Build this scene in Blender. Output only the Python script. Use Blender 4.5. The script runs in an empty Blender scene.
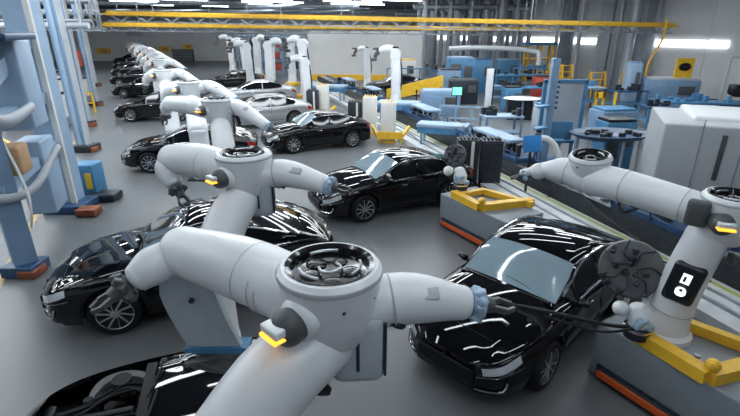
import bpy, bmesh, math, random
from mathutils import Vector, Matrix
random.seed(7)
PI = math.pi
C = bpy.context.scene.collection
sc = bpy.context.scene
# ---------------------------------------------------------------- camera, world, exposure
cam_d = bpy.data.cameras.new('camera'); cam = bpy.data.objects.new('camera', cam_d); C.objects.link(cam)
cam_d.sensor_width = 36.0; cam_d.lens = 36.0 * 460 / 740
cam.location = (0, 0, 4.0)
PITCH = math.atan(178 / 460)
cam.rotation_euler = (PI / 2 - PITCH, 0, 0)
cam_d.clip_start = 0.1; cam_d.clip_end = 300
sc.camera = cam
w = bpy.data.worlds.new('world'); sc.world = w; w.use_nodes = True
w.node_tree.nodes['Background'].inputs[0].default_value = (0.62, 0.72, 0.85, 1)
w.node_tree.nodes['Background'].inputs[1].default_value = 0.22
sc.view_settings.view_transform = 'Standard'; sc.view_settings.look = 'None'
sc.view_settings.gamma = 1; sc.view_settings.exposure = 1.05
LIGHT_E = 10.0

# ---------------------------------------------------------------- materials
def mat(name, col, rough=0.5, metal=0.0, noise=0.0, nscale=6.0, emit=None, es=1.0, coat=0.0, alpha=None, spec=None, trans=0.0, bump=0.0):
    m = bpy.data.materials.new(name); m.use_nodes = True
    nt = m.node_tree; p = nt.nodes['Principled BSDF']
    p.inputs['Base Color'].default_value = (*col, 1); p.inputs['Roughness'].default_value = rough
    p.inputs['Metallic'].default_value = metal
    if coat: p.inputs['Coat Weight'].default_value = coat; p.inputs['Coat Roughness'].default_value = 0.03
    if spec is not None: p.inputs['Specular IOR Level'].default_value = spec
    if trans: p.inputs['Transmission Weight'].default_value = trans
    if emit: p.inputs['Emission Color'].default_value = (*emit, 1); p.inputs['Emission Strength'].default_value = es
    if noise or bump:
        tc = nt.nodes.new('ShaderNodeTexCoord'); n = nt.nodes.new('ShaderNodeTexNoise')
        n.inputs['Scale'].default_value = nscale; n.inputs['Detail'].default_value = 5
        nt.links.new(tc.outputs['Object'], n.inputs['Vector'])
    if noise:
        r = nt.nodes.new('ShaderNodeValToRGB')
        a = [max(0, c * (1 - noise)) for c in col]; b = [min(1, c * (1 + noise)) for c in col]
        r.color_ramp.elements[0].color = (*a, 1); r.color_ramp.elements[1].color = (*b, 1)
        r.color_ramp.elements[0].position = 0.3; r.color_ramp.elements[1].position = 0.7
        nt.links.new(n.outputs['Fac'], r.inputs['Fac']); nt.links.new(r.outputs['Color'], p.inputs['Base Color'])
    if bump:
        b = nt.nodes.new('ShaderNodeBump'); b.inputs['Strength'].default_value = bump; b.inputs['Distance'].default_value = 0.02
        nt.links.new(n.outputs['Fac'], b.inputs['Height']); nt.links.new(b.outputs['Normal'], p.inputs['Normal'])
    return m
M = dict(
    black=mat('black_paint', (0.003, 0.003, 0.004), 0.35, 0, coat=1.0, spec=0.0),
    silver=mat('silver_paint', (0.36, 0.37, 0.38), 0.28, 0.5, coat=0.6),
    sideglass=mat('side_glass', (0.006, 0.007, 0.009), 0.05, spec=0.5),
    screen=mat('windshield_painted_reflection', (0.22, 0.30, 0.35), 0.06, spec=0.8, coat=0.5),  # pale blue base colour paints in the bright reflection on the glass
    rubber=mat('tyre_rubber', (0.010, 0.010, 0.011), 0.7, spec=0.2),
    rim=mat('alloy_rim', (0.55, 0.56, 0.58), 0.25, 0.9),
    chrome=mat('chrome', (0.8, 0.8, 0.82), 0.1, 1.0),
    darkplastic=mat('dark_plastic', (0.008, 0.008, 0.009), 0.4, spec=0.2),
    lampglass=mat('headlamp_glass', (0.66, 0.70, 0.74), 0.12, 0.4, coat=1.0),
    redlamp=mat('rear_lamp', (0.25, 0.01, 0.01), 0.15, coat=1.0),
    white=mat('robot_white', (0.70, 0.72, 0.74), 0.36, noise=0.03, nscale=3, coat=0.15),
    seam=mat('robot_seam_grey', (0.42, 0.43, 0.45), 0.45),
    greyp=mat('robot_grey_panel', (0.42, 0.46, 0.49), 0.4, noise=0.05),
    dgrey=mat('joint_dark_grey', (0.07, 0.075, 0.08), 0.4, noise=0.2, nscale=14),
    gloss=mat('hub_black', (0.006, 0.006, 0.007), 0.15, spec=0.35, coat=0.4),
    amber=mat('amber_lamp', (1, 0.45, 0.05), 0.4, emit=(1, 0.40, 0.03), es=0.9),
    bluecuff=mat('pale_blue_cuff', (0.33, 0.45, 0.58), 0.45, noise=0.35, nscale=16),
    steelblue=mat('painted_blue_steel', (0.17, 0.27, 0.40), 0.45, noise=0.10, nscale=2.5),
    paleblue=mat('pale_blue_steel', (0.28, 0.39, 0.52), 0.42, noise=0.08, nscale=2),
    deepblue=mat('deep_blue_steel', (0.02, 0.065, 0.15), 0.4, noise=0.2, nscale=4),
    brightblue=mat('bright_blue_sheet', (0.03, 0.24, 0.62), 0.45),
    midblue=mat('machine_blue', (0.06, 0.20, 0.36), 0.45, noise=0.15, nscale=4),
    yellow=mat('safety_yellow', (0.78, 0.46, 0.03), 0.42, noise=0.10, nscale=5),
    orange=mat('orange_red_strip', (0.62, 0.09, 0.015), 0.45, noise=0.1),
    cream=mat('cream_panel', (0.66, 0.65, 0.62), 0.5, noise=0.03),
    wall=mat('wall_panel_grey', (0.60, 0.61, 0.62), 0.6, noise=0.03, nscale=1),
    cab=mat('cabinet_grey', (0.40, 0.42, 0.44), 0.45, noise=0.03, nscale=1.5),
    box=mat('base_box_grey', (0.20, 0.225, 0.25), 0.45, noise=0.06, nscale=3),
    column=mat('column_steel', (0.24, 0.265, 0.30), 0.4, 0.4, noise=0.2, nscale=2),
    columnlt=mat('column_pale', (0.42, 0.45, 0.49), 0.45, 0.2, noise=0.1, nscale=2),
    pipe=mat('duct_metal', (0.28, 0.31, 0.34), 0.4, 0.5, noise=0.25, nscale=2),
    steel=mat('bare_steel', (0.35, 0.37, 0.40), 0.3, 0.8, noise=0.2, nscale=8),
    dark=mat('dark_metal', (0.03, 0.035, 0.045), 0.4, 0.4, noise=0.3, nscale=10),
    lamp=mat('light_tube', (1, 1, 1), 0.5, emit=(0.88, 0.95, 1.0), es=LIGHT_E),
    winlit=mat('lit_window_strip', (1, 1, 1), 0.5, emit=(0.95, 0.98, 1.0), es=2.2),
    green=mat('green_screen', (0.05, 0.3, 0.15), 0.3, emit=(0.15, 0.9, 0.5), es=1.1),
    display=mat('display_black', (0.008, 0.010, 0.014), 0.25),
    icon=mat('icon_white', (0.8, 0.8, 0.8), 0.5, emit=(0.9, 0.95, 1), es=0.5),
    red=mat('red_panel', (0.38, 0.05, 0.03), 0.5),
    brown=mat('cardboard', (0.42, 0.26, 0.14), 0.8, noise=0.1),
    strip=mat('white_floor_strip', (0.55, 0.57, 0.58), 0.4, noise=0.12, nscale=3),
    lime=mat('yellow_green_line', (0.42, 0.45, 0.10), 0.5),
    cable=mat('black_cable', (0.01, 0.01, 0.011), 0.5),
    wirewhite=mat('white_hose', (0.7, 0.72, 0.74), 0.4),
    ceil=mat('ceiling_grey', (0.15, 0.17, 0.20), 0.7, noise=0.2, nscale=0.6),
    rust=mat('rusty_pad', (0.22, 0.06, 0.025), 0.6, noise=0.3),
    darkscreen=mat('grey_windshield', (0.045, 0.055, 0.055), 0.06, spec=0.8, coat=0.5),
    linepaint=mat('yellow_floor_paint', (0.52, 0.36, 0.14), 0.5, noise=0.2, nscale=4),
)
def floor_mat():
    m = bpy.data.materials.new('epoxy_floor'); m.use_nodes = True
    nt = m.node_tree; p = nt.nodes['Principled BSDF']
    tc = nt.nodes.new('ShaderNodeTexCoord'); n = nt.nodes.new('ShaderNodeTexNoise'); n.inputs['Scale'].default_value = 0.35; n.inputs['Detail'].default_value = 6
    r = nt.nodes.new('ShaderNodeValToRGB')
    r.color_ramp.elements[0].color = (0.105, 0.111, 0.118, 1); r.color_ramp.elements[1].color = (0.140, 0.147, 0.155, 1)
    n2 = nt.nodes.new('ShaderNodeTexNoise'); n2.inputs['Scale'].default_value = 5; n2.inputs['Detail'].default_value = 8
    mr = nt.nodes.new('ShaderNodeMapRange'); mr.inputs['To Min'].default_value = 0.28; mr.inputs['To Max'].default_value = 0.42
    nt.links.new(tc.outputs['Object'], n.inputs['Vector']); nt.links.new(tc.outputs['Object'], n2.inputs['Vector'])
    nt.links.new(n.outputs['Fac'], r.inputs['Fac']); nt.links.new(r.outputs['Color'], p.inputs['Base Color'])
    nt.links.new(n2.outputs['Fac'], mr.inputs['Value']); nt.links.new(mr.outputs['Result'], p.inputs['Roughness'])
    return m
M['floor'] = floor_mat()

# ---------------------------------------------------------------- helpers
SPLIT = {'seam_ring', 'gripper_pad', 'leg', 'cable', 'foot', 'foot_pad', 'bolt', 'joint_cover', 'post', 'hanger', 'side_rail', 'rear_leg', 'support', 'shelf', 'cross_beam', 'curved_arm', 'side_panel', 'wiper', 'door_handle', 'clip', 'tool_base', 'fixture', 'bin', 'step', 'tray_part', 'hose', 'actuator', 'top', 'beam', 'connector', 'equipment', 'engine_cover', 'icon', 'icon_mark', 'tool_block', 'door_gap', 'wrist', 'slat', 'bar', 'tool_head'}
def V(*a): return Vector(a)
class MB:
    def __init__(s, o=(0, 0, 0)): s.bm = bmesh.new(); s.o = Vector(o)
    def box(s, c, d, rz=0.0, rx=0.0, ry=0.0, bev=0.0):
        r = bmesh.ops.create_cube(s.bm, size=1.0); vs = r['verts']
        mt = Matrix.Translation(Vector(c) - s.o) @ Matrix.Rotation(rz, 4, 'Z') @ Matrix.Rotation(ry, 4, 'Y') @ Matrix.Rotation(rx, 4, 'X') @ Matrix.Diagonal((*d, 1))
        bmesh.ops.transform(s.bm, matrix=mt, verts=vs)
        if bev:
            es = {e for v in vs for e in v.link_edges}
            bmesh.ops.bevel(s.bm, geom=list(es), offset=min(bev, min(d) * 0.45), segments=3, affect='EDGES', profile=0.5)
        return s
    def bar(s, p0, p1, a, b):     # rectangular bar between two points
        p0 = Vector(p0); p1 = Vector(p1); d = p1 - p0
        q = d.to_track_quat('X', 'Z').to_matrix().to_4x4()
        r = bmesh.ops.create_cube(s.bm, size=1.0)
        bmesh.ops.transform(s.bm, matrix=Matrix.Translation((p0 + p1) / 2 - s.o) @ q @ Matrix.Diagonal((d.length, a, b, 1)), verts=r['verts'])
        return s
    def loft(s, rings, cap=True, closed=True):
        vr = [[s.bm.verts.new(Vector(p) - s.o) for p in r] for r in rings]
        n = len(vr[0])
        for a, b in zip(vr[:-1], vr[1:]):
            for i in range(n if closed else n - 1):
                j = (i + 1) % n
                try: s.bm.faces.new((a[i], a[j], b[j], b[i]))
                except ValueError: pass
        if cap and closed:
            s.bm.faces.new(vr[0][::-1]); s.bm.faces.new(vr[-1])
        return s
    def limb(s, pts, rad, n=24, sub=6, squash=1.0, flat_ends=False):
        P = [Vector(p) for p in pts]
        Q = []; R = []
        if len(P) == 2 or sub == 1: Q = P; R = list(rad)
        else:
            for i in range(len(P) - 1):
                p0 = P[max(i - 1, 0)]; p1 = P[i]; p2 = P[i + 1]; p3 = P[min(i + 2, len(P) - 1)]
                for k in range(sub):
                    t = k / sub
                    Q.append(0.5 * ((2 * p1) + (p2 - p0) * t + (2 * p0 - 5 * p1 + 4 * p2 - p3) * t * t + (3 * p1 - p0 - 3 * p2 + p3) * t ** 3))
                    u = t * t * (3 - 2 * t); R.append(rad[i] * (1 - u) + rad[i + 1] * u)
            Q.append(P[-1]); R.append(rad[-1])
        if not flat_ends:   # domed ends
            d0 = (Q[0] - Q[1]).normalized(); d1 = (Q[-1] - Q[-2]).normalized(); r0 = R[0]; r1 = R[-1]
            pre = [(Q[0] + d0 * r0 * math.sin(a) * .6, r0 * math.cos(a)) for a in (1.45, 1.1, .75, .4)]
            post = [(Q[-1] + d1 * r1 * math.sin(a) * .6, r1 * math.cos(a)) for a in (.4, .75, 1.1, 1.45)]
            Q = [a for a, b in pre] + Q + [a for a, b in post]; R = [b for a, b in pre] + R + [b for a, b in post]
        rings = []; prev = None
        for i, q in enumerate(Q):
            t = (Q[min(i + 1, len(Q) - 1)] - Q[max(i - 1, 0)]).normalized()
            if prev is None:
                u = t.cross(V(0, 0, 1)); u = u if u.length > 0.05 else t.cross(V(0, 1, 0))
            else: u = prev - t * prev.dot(t)
            u.normalize(); v = t.cross(u); prev = u
            rings.append([q + u * math.cos(2 * PI * k / n) * R[i] + v * math.sin(2 * PI * k / n) * R[i] * squash for k in range(n)])
        return s.loft(rings)
    def cyl(s, p0, p1, r0, r1=None, n=20): return s.limb([p0, p1], [r0, r0 if r1 is None else r1], n=n, flat_ends=True)
    def tube(s, pts, r, n=8, sub=5): return s.limb(pts, [r] * len(pts), n=n, sub=sub, flat_ends=True)
    def lathe(s, prof, c, axis=(0, 0, 1), n=32, cap=True):   # prof: (radius, height)
        q = Vector(axis).to_track_quat('Z', 'Y').to_matrix(); c = Vector(c)
        rings = [[c + q @ V(r * math.cos(2 * PI * k / n), r * math.sin(2 * PI * k / n), h) for k in range(n)] for r, h in prof]
        return s.loft(rings, cap=cap)
    def sph(s, c, r, sc_=(1, 1, 1), n=20):
        v = bmesh.ops.create_uvsphere(s.bm, u_segments=n, v_segments=n // 2, radius=r)['verts']
        bmesh.ops.transform(s.bm, matrix=Matrix.Translation(Vector(c) - s.o) @ Matrix.Diagonal((*sc_, 1)), verts=v); return s
    def islands(s):
        seen = set(); out = []
        for v in s.bm.verts:
            if v in seen: continue
            st = [v]; seen.add(v); isl = []
            while st:
                q = st.pop(); isl.append(q)
                for e in q.link_edges:
                    r = e.other_vert(q)
                    if r not in seen: seen.add(r); st.append(r)
            out.append(isl)
        return out
    def build(s, name, m, parent=None, smooth=True, keep=False):
        if name in SPLIT and parent is not None:
            isl = s.islands()
            if 1 < len(isl) <= 60:
                o = None
                for vs in isl:
                    b = MB(s.o); mp = {v: b.bm.verts.new(v.co) for v in vs}
                    for f in {f for v in vs for f in v.link_faces}: b.bm.faces.new([mp[v] for v in f.verts])
                    q = b.build1(name, m, parent, smooth); o = o or q
                s.bm.free(); return o
        return s.build1(name, m, parent, smooth)
    def build1(s, name, m, parent=None, smooth=True, keep=False):
        if not keep: bmesh.ops.recalc_face_normals(s.bm, faces=s.bm.faces)
        me = bpy.data.meshes.new(name); s.bm.to_mesh(me); s.bm.free()
        me.materials.append(M[m] if isinstance(m, str) else m)
        if smooth:
            for f in me.polygons: f.use_smooth = True
            try: me.set_sharp_from_angle(angle=math.radians(38))
            except Exception: pass
        o = bpy.data.objects.new(name, me); C.objects.link(o)
        if parent is not None: o.parent = parent
        elif s.o.length: o.location = s.o
        return o
def tag(o, label=None, cat=None, group=None, kind=None):
    if label: o['label'] = label
    if cat: o['category'] = cat
    if group: o['group'] = group
    if kind: o['kind'] = kind
    return o
def thing(name, label, cat, loc=(0, 0, 0), rz=0.0, group=None):
    o = bpy.data.objects.new(name, None); C.objects.link(o); o.location = loc; o.rotation_euler = (0, 0, rz)
    return tag(o, label, cat, group)
KIDS = {}
def kids(o):
    if not KIDS.get('n') == len(bpy.data.objects):
        KIDS.clear(); KIDS['n'] = len(bpy.data.objects)
        for q in bpy.data.objects:
            if q.parent: KIDS.setdefault(q.parent.name, []).append(q)
    return list(KIDS.get(o.name, []))
def dup(root, loc, rz=0.0, label=None, group=None, s=None, remat=None):
    src = [(ch, kids(ch)) for ch in kids(root)]
    r = root.copy(); C.objects.link(r); r.location = loc; r.rotation_euler = (0, 0, rz)
    if s: r.scale = (s, s, s)
    if label: r['label'] = label
    if group: r['group'] = group
    for ch, gs in src:
        c = ch.copy(); C.objects.link(c); c.parent = r
        for g in gs:
            d = g.copy(); C.objects.link(d); d.parent = c
    return r
def struct(name, b, m, smooth=False):
    o = b.build(name, m, None, smooth); o['kind'] = 'structure'; return o
SPL = {}
def interp(x, pts):          # natural cubic spline through the points
    if x <= pts[0][0]: return pts[0][1]
    if x >= pts[-1][0]: return pts[-1][1]
    key = id(pts)
    if key not in SPL or SPL[key][0] is not pts:
        n = len(pts); h = [pts[k + 1][0] - pts[k][0] for k in range(n - 1)]; c = [0.0] * n; l = [1.0] * n; mu = [0.0] * n; z = [0.0] * n
        for k in range(1, n - 1):
            al = 3 * ((pts[k + 1][1] - pts[k][1]) / h[k] - (pts[k][1] - pts[k - 1][1]) / h[k - 1])
            l[k] = 2 * (pts[k + 1][0] - pts[k - 1][0]) - h[k - 1] * mu[k - 1]; mu[k] = h[k] / l[k]; z[k] = (al - h[k - 1] * z[k - 1]) / l[k]
        for k in range(n - 2, -1, -1): c[k] = z[k] - mu[k] * c[k + 1]
        SPL[key] = (pts, h, c)
    _, h, c = SPL[key]
    for k in range(len(pts) - 1):
        if x <= pts[k + 1][0]:
            t = x - pts[k][0]; bb = (pts[k + 1][1] - pts[k][1]) / h[k] - h[k] * (c[k + 1] + 2 * c[k]) / 3; dd = (c[k + 1] - c[k]) / (3 * h[k])
            return pts[k][1] + bb * t + c[k] * t * t + dd * t ** 3

# ---------------------------------------------------------------- room
RD = V(-0.43, 0.903, 0)          # direction of the rows of cars
PD = V(0.903, 0.43, 0)           # across the rows
b = MB(); b.box((-5, 30, -0.1), (130, 90, 0.2)); struct('floor', b, 'floor')
b = MB(); b.box((-5, 30, 6.65), (130, 90, 0.1)); struct('ceiling', b, 'ceil')
b = MB()
b.box((-20, 67, 3.3), (100, 0.4, 6.6))
for i in range(30): b.box((-60 + i * 2.8, 66.77, 3.3), (0.06, 0.06, 6.6))
struct('wall_back', b, 'wall')
b = MB(); rw = math.atan2(RD.y, RD.x)
p0 = V(23.0, 22.0, 3.3); p1 = V(5.5, 60.0, 3.3)
mid = (p0 + p1) / 2; ln = (p1 - p0).length; ra = math.atan2((p1 - p0).y, (p1 - p0).x); rd = (p1 - p0).normalized(); rn = V(-rd.y, rd.x, 0)
b.box(mid - rn * 0.2, (ln, 0.4, 6.6), rz=ra)
for i in range(14): b.box(p0 + rd * (i + .5) * ln / 14 + rn * 0.02, (0.07, 0.05, 6.5), rz=ra)
struct('wall_right', b, 'wall')
b = MB(); b.box(V(mid.x, mid.y, 0.1) + rn * 0.03, (ln, 0.05, 0.2), rz=ra); struct('baseboard_right', b, 'dark')
k = 0
for t0, t1 in ((0.0, 0.11), (0.15, 0.28), (0.36, 0.66), (0.72, 0.90)):
    k += 1; a = p0 + rd * t0 * ln; c = p0 + rd * t1 * ln; m_ = (a + c) / 2
    b = MB(); b.box(V(m_.x, m_.y, 3.22) + rn * 0.05, ((c - a).length, 0.08, 0.38), rz=ra); struct('window_%d' % k, b, 'winlit')
b = MB()
b.box((-0.4, 41.0, 1.95), (9.6, 0.25, 3.9))
for i in range(5): b.box((-4.9 + i * 2.3, 40.85, 1.95), (0.05, 0.05, 3.9))
struct('wall_middle', b, 'wall')
for i, (x0, y0, x1, y1, wd) in enumerate(((-5.9, 6.0, -9.2, 13.0, .12), (-9.6, 13.8, -13.5, 22.0, .12), (4.55, 3.4, 7.0, 2.0, .12))):
    b = MB(); b.bar((x0, y0, 0.004), (x1, y1, 0.004), wd, 0.006); struct('trim_%d' % (i + 1), b, 'linepaint')

# ceiling lights: rows of tubes across the hall
cl_far = None
def ceiling_light(loc, L, label, wd=.10):
    t = thing('ceiling_light', label, 'light', loc, math.atan2(PD.y, PD.x), 'long tube lights under the ceiling')
    MB().box((0, 0, 0.06), (L, wd + .12, 0.08)).build('light_housing', 'pipe', t, False)
    MB().box((0, 0, 0.0), (L - 0.1, wd, 0.05)).build('light_tube', 'lamp', t, False)
    return t
cl_near = ceiling_light((0, -2, 6.3), 5.5, 'long ceiling tube light hanging over the car hall')
ORD = 'first second third fourth fifth sixth seventh eighth ninth tenth eleventh twelfth thirteenth fourteenth fifteenth sixteenth seventeenth eighteenth nineteenth twentieth twenty-first twenty-second twenty-third twenty-fourth twenty-fifth twenty-sixth'.split()
first = True
RI = {r: max(0, 22 - r) for r in range(26)}
for r in range(26):
    d = -3.5 + (r * 1.9 if r < 12 else 22.8 + (r - 12) * 3.4)
    base = V(0.8, 1.0, 0) + RD * d
    for cidx in (-2, -1, 0, 1, 2):
        if r < 9 and cidx in (-2,): continue
        if r >= 23: continue
        if r < 2 and cidx != 0 or r == 2 and cidx == 2: continue
        q = base + PD * (cidx * 8.2 + (2 if r % 2 else 0))
        if (q - p0).dot(rn) < 1.5 or q.y > 64: continue
        lab = 'ceiling tube light %s, in the %s row from the far wall' % (('farthest left', 'left of middle', 'in the middle', 'right of middle', 'farthest right')[cidx + 2], ORD[RI[r]])
        if first: cl_near['label'] = lab
        if first: cl_near.location = (q.x, q.y, 6.3); first = False
        elif r >= 8:
            if cl_far is None: cl_far = ceiling_light((q.x, q.y, 6.3), 5.5, lab, .38)
            else: dup(cl_far, (q.x, q.y, 6.3), math.atan2(PD.y, PD.x), lab)
        else: dup(cl_near, (q.x, q.y, 6.3), math.atan2(PD.y, PD.x), lab)

# ---------------------------------------------------------------- cars
HW = [(-2.36, .60), (-2.28, .74), (-2.1, .83), (-1.6, .90), (0, .915), (1.3, .91), (1.8, .87), (2.1, .78), (2.28, .62), (2.38, .40)]
ZS = [(-2.36, .80), (-2.1, .93), (-1, .95), (0, .92), (.9, .87), (1.6, .80), (2.1, .69), (2.38, .56)]
ZT = [(-2.36, .90), (-2.15, 1.02), (-1.6, 1.07), (0, 1.0), (1.0, 1.0), (1.6, .93), (2.1, .80), (2.3, .68), (2.38, .60)]
ZR = [(-2.0, 1.03), (-1.6, 1.19), (-1.1, 1.36), (-.5, 1.43), (-.1, 1.42), (.3, 1.34), (.7, 1.16), (1.08, .985)]
FA, RA, WR = 1.42, -1.42, 0.345
BUL = [(0.2, .92), (.45, .985), (.62, 1.0), (.72, .98), (.9, .98), (1, .945)]
def zbot(x):
    z = 0.20 + (0.04 if abs(x) > 2.1 else 0)
    for a in (FA, RA):
        d = abs(x - a)
        if d < 0.41: z = max(z, WR + math.sqrt(0.41 ** 2 - d * d))
    return z
def S(x, v, side=1, off=0.0):
    hw, sh, zt, zb = interp(x, HW), interp(x, ZS), interp(x, ZT), zbot(x)
    if v <= .5:
        z = min(zb + (sh - zb) * v / .5, sh)
        k = z / sh; bul = interp(k, BUL)
        y = hw * bul
        n = V(0, 1, 0.1)
    else:
        a = (v - .5) * PI; y = hw * .945 * math.cos(a); z = sh + (zt - sh) * math.sin(a) ** .85
        n = V(0, math.cos(a) * .6, 1)
        # twin hood creases
        if 0.7 < x < 2.2:
            z += 0.016 * math.exp(-((y - .50 - .03 * (2.2 - x)) / .05) ** 2)
    n.normalize(); n *= off
    if x > 2.15: n.x += off
    return V(x + n.x, side * (y + n.y), z + n.z)
def patch(b, x0, x1, v0, v1, side, off, nx=8, nv=6, th=0.01, curve=None):
    g = []
    for i in range(nx + 1):
        x = x0 + (x1 - x0) * i / nx; row = []
        for j in range(nv + 1):
            lo, hi = (v0, v1) if curve is None else curve(i / nx)
            row.append(b.bm.verts.new(S(x, lo + (hi - lo) * j / nv, side, off)))
        g.append(row)
    for i in range(nx):
        for j in range(nv):
            b.bm.faces.new((g[i][j], g[i + 1][j], g[i + 1][j + 1], g[i][j + 1]))
def gh(x, j):   # greenhouse section, j 0..9
    zr = interp(x, ZR); zs = interp(x, ZS); hw = interp(x, HW)
    h = max(zr - zs - .0, .03); f = min(1.0, h / .5)
    wb = hw * .93 * (1 - .10 * max(0, (x - .5) / .6)) ; wt = wb - .24 * f
    if j == 0: return V(x, wb, zs - .03)
    if j == 1: return V(x, wb - .012, zs + .03 * f)
    if j == 2: return V(x, wt + .05 * f, zr - max(.09 * f, .012))
    a = (j - 3) / 6
    return V(x, wt * (1 - a) if a else wt, zr - .05 * f * (1 - a) ** 2.2 - (.0 if a else 0))
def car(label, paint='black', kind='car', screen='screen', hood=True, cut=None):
    t = thing('car', label, 'car')
    xs = [-2.36 + i * 0.04 for i in range(119)]
    xs = [x for x in xs if x <= 2.381 and (cut is None or x >= cut)]
    def skip(i, j):
        x = (xs[i] + xs[i + 1]) / 2
        return (not hood) and 0.98 < x < 2.10 and j >= 13
    b = MB(); NV = 22
    for side in (1, -1):
        g = [[b.bm.verts.new(S(x, j / NV, side)) for j in range(NV + 1)] for x in xs]
        for i in range(len(xs) - 1):
            for j in range(NV):
                if skip(i, j): continue
                f = (g[i][j], g[i + 1][j], g[i + 1][j + 1], g[i][j + 1])
                b.bm.faces.new(f if side > 0 else f[::-1])
        for gi in (0, -1):
            ring = g[gi]; c = b.bm.verts.new(V(xs[gi], 0, ring[0].co.z)); vs = ring + [c]
            try: b.bm.faces.new(vs)
            except ValueError: pass
    bmesh.ops.remove_doubles(b.bm, verts=b.bm.verts, dist=1e-4)
    b.build('body', paint, t)
    x0 = cut if cut is not None else -2.2
    b = MB(); b.box(((2.15 + x0) / 2, 0, .27), (2.15 - x0, 1.25, .14)); b.box((FA, 0, .5), (.78, 1.5, .6)) if hood else b.box((FA, 0, .42), (.78, 1.5, .3))
    if cut is None: b.box((RA, 0, .5), (.78, 1.5, .6))
    b.build('underbody', 'darkplastic', t, False)
    # greenhouse
    gx = [-2.0 + i * 0.055 for i in range(57)]
    if cut is None:
        cells = {k: MB() for k in ('roof', 'ws', 'rw', 'side')}
        for side in (1, -1):
            for i in range(len(gx) - 1):
                xm = (gx[i] + gx[i + 1]) / 2
                for j in range(9):
                    key = 'roof'
                    if j >= 3 and xm > .28 and xm < 1.02: key = 'ws'
                    elif j >= 3 and -1.78 < xm < -1.12: key = 'rw'
                    elif j == 1 and -1.5 < xm < .80 and not (-.42 < xm < -.36): key = 'side'
                    B = cells[key]
                    q = [gh(gx[i], j), gh(gx[i + 1], j), gh(gx[i + 1], j + 1), gh(gx[i], j + 1)]
                    if side < 0: q = [V(p.x, -p.y, p.z) for p in q][::-1]
                    B.bm.faces.new([B.bm.verts.new(p) for p in q])
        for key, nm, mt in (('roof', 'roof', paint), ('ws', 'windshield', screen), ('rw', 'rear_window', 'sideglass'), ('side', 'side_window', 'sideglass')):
            B = cells[key]; bmesh.ops.remove_doubles(B.bm, verts=B.bm.verts, dist=1e-4)
            if key == 'side':
                B2 = {}
                for f in B.bm.faces:
                    c = f.calc_center_median(); B2.setdefault((c.y > 0, c.x > -.39), []).append([v.co.copy() for v in f.verts])
                for fl in B2.values():
                    X = MB()
                    for q in fl: X.bm.faces.new([X.bm.verts.new(p) for p in q])
                    bmesh.ops.remove_doubles(X.bm, verts=X.bm.verts, dist=1e-4)
                    X.build('side_window', 'sideglass', t)
                B.bm.free()
            else: B.build(nm, mt, t)
        for s_ in (1, -1):
            b = MB(); f = lambda p: V(p.x, s_ * (p.y + .006), p.z + .004)
            top = [f(gh(x, 2)) for x in gx if -1.62 < x < .88]; low = [f(gh(x, 1)) for x in gx if -1.62 < x < .88]
            b.tube(top, .018, 6, 1); b.tube(low, .013, 6, 1); b.build('window_trim', 'chrome', t)
            b = MB(); b.limb([(.66, s_ * .80, .90), (.64, s_ * .92, .97)], [.035, .03], 8); b.limb([(.66, s_ * .90, .97), (.63, s_ * 1.0, .98)], [.07, .055], 14, squash=.8)
            b.build('side_mirror', paint, t)
            b = MB()
            for x in (.25, -.85): b.limb([(x, s_ * .905, .80), (x - .17, s_ * .908, .805)], [.013, .013], 8)
            b.build('door_handle', 'chrome', t)
            b = MB()
            for x in (.98, -.38, -1.18):
                b.tube([S(x, v, s_, .0015) for v in (.06, .15, .25, .35, .45, .5)], .006, 5, 1)
            b.tube([S(x, .10, s_, .002) for x in (.9, .5, 0, -.5, -.9)], .008, 5, 1)
            b.build('door_gap', 'darkplastic', t)
    # hood seams
    if hood:
        b = MB()
        for s_ in (1, -1): b.tube([S(x, .60, s_, .001) for x in (.95, 1.2, 1.5, 1.8, 2.05)], .005, 5, 1)
        b.tube([S(2.05, v, 1, .001) for v in (.60, .7, .8, .9, 1)], .005, 5, 1); b.tube([S(2.05, v, -1, .001) for v in (.60, .7, .8, .9, 1)], .005, 5, 1)
        b.build('hood_seam', 'darkplastic', t)
    b = MB(); b.box((1.02, 0, .985), (.10, 1.25, .02)); b.tube([(1.0, .5, 1.0), (.93, .15, 1.045), (.90, -.1, 1.055)], .010); b.tube([(1.0, -.1, 1.0), (.92, -.4, 1.03), (.90, -.55, 1.04)], .010)
    b.build('wiper_cowl', 'darkplastic', t)
    for s_ in (1, -1):
        b = MB(); patch(b, 1.98, 2.33, .40, .52, s_, .006, 10, 4, curve=lambda u: (.44 - .06 * u, .54 - .02 * u)); h = b.build('headlight', 'lampglass', t)
        b = MB(); b.tube([S(x, .345 + .01 * k, s_, .012) for k, x in enumerate((2.36, 2.25, 2.1, 1.95))], .009, 6, 1)
        b.build('light_strip', 'chrome', h)
        b = MB(); b.tube([S(x, v, s_, .015) for x, v in ((2.365, .10), (2.30, .09), (2.2, .12), (2.16, .25))], .014, 6, 2); b.build('bumper_trim', 'chrome', t)
    b = MB(); b.box((2.385, 0, .44), (.03, .86, .20), bev=.02); g = b.build('grille', 'darkplastic', t)
    b = MB()
    for i in range(5): b.box((2.40, 0, .36 + i * .04), (.012, .80, .008))
    b.sph((2.405, 0, .55), .04, (.3, 1, 1), 12); b.build('grille_bar', 'display', g)
    if cut is None:
        for s_ in (1, -1):
            b = MB(); patch(b, -2.34, -2.1, .38, .5, s_, .006, 6, 3); b.build('rear_light', 'redlamp', t)
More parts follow.
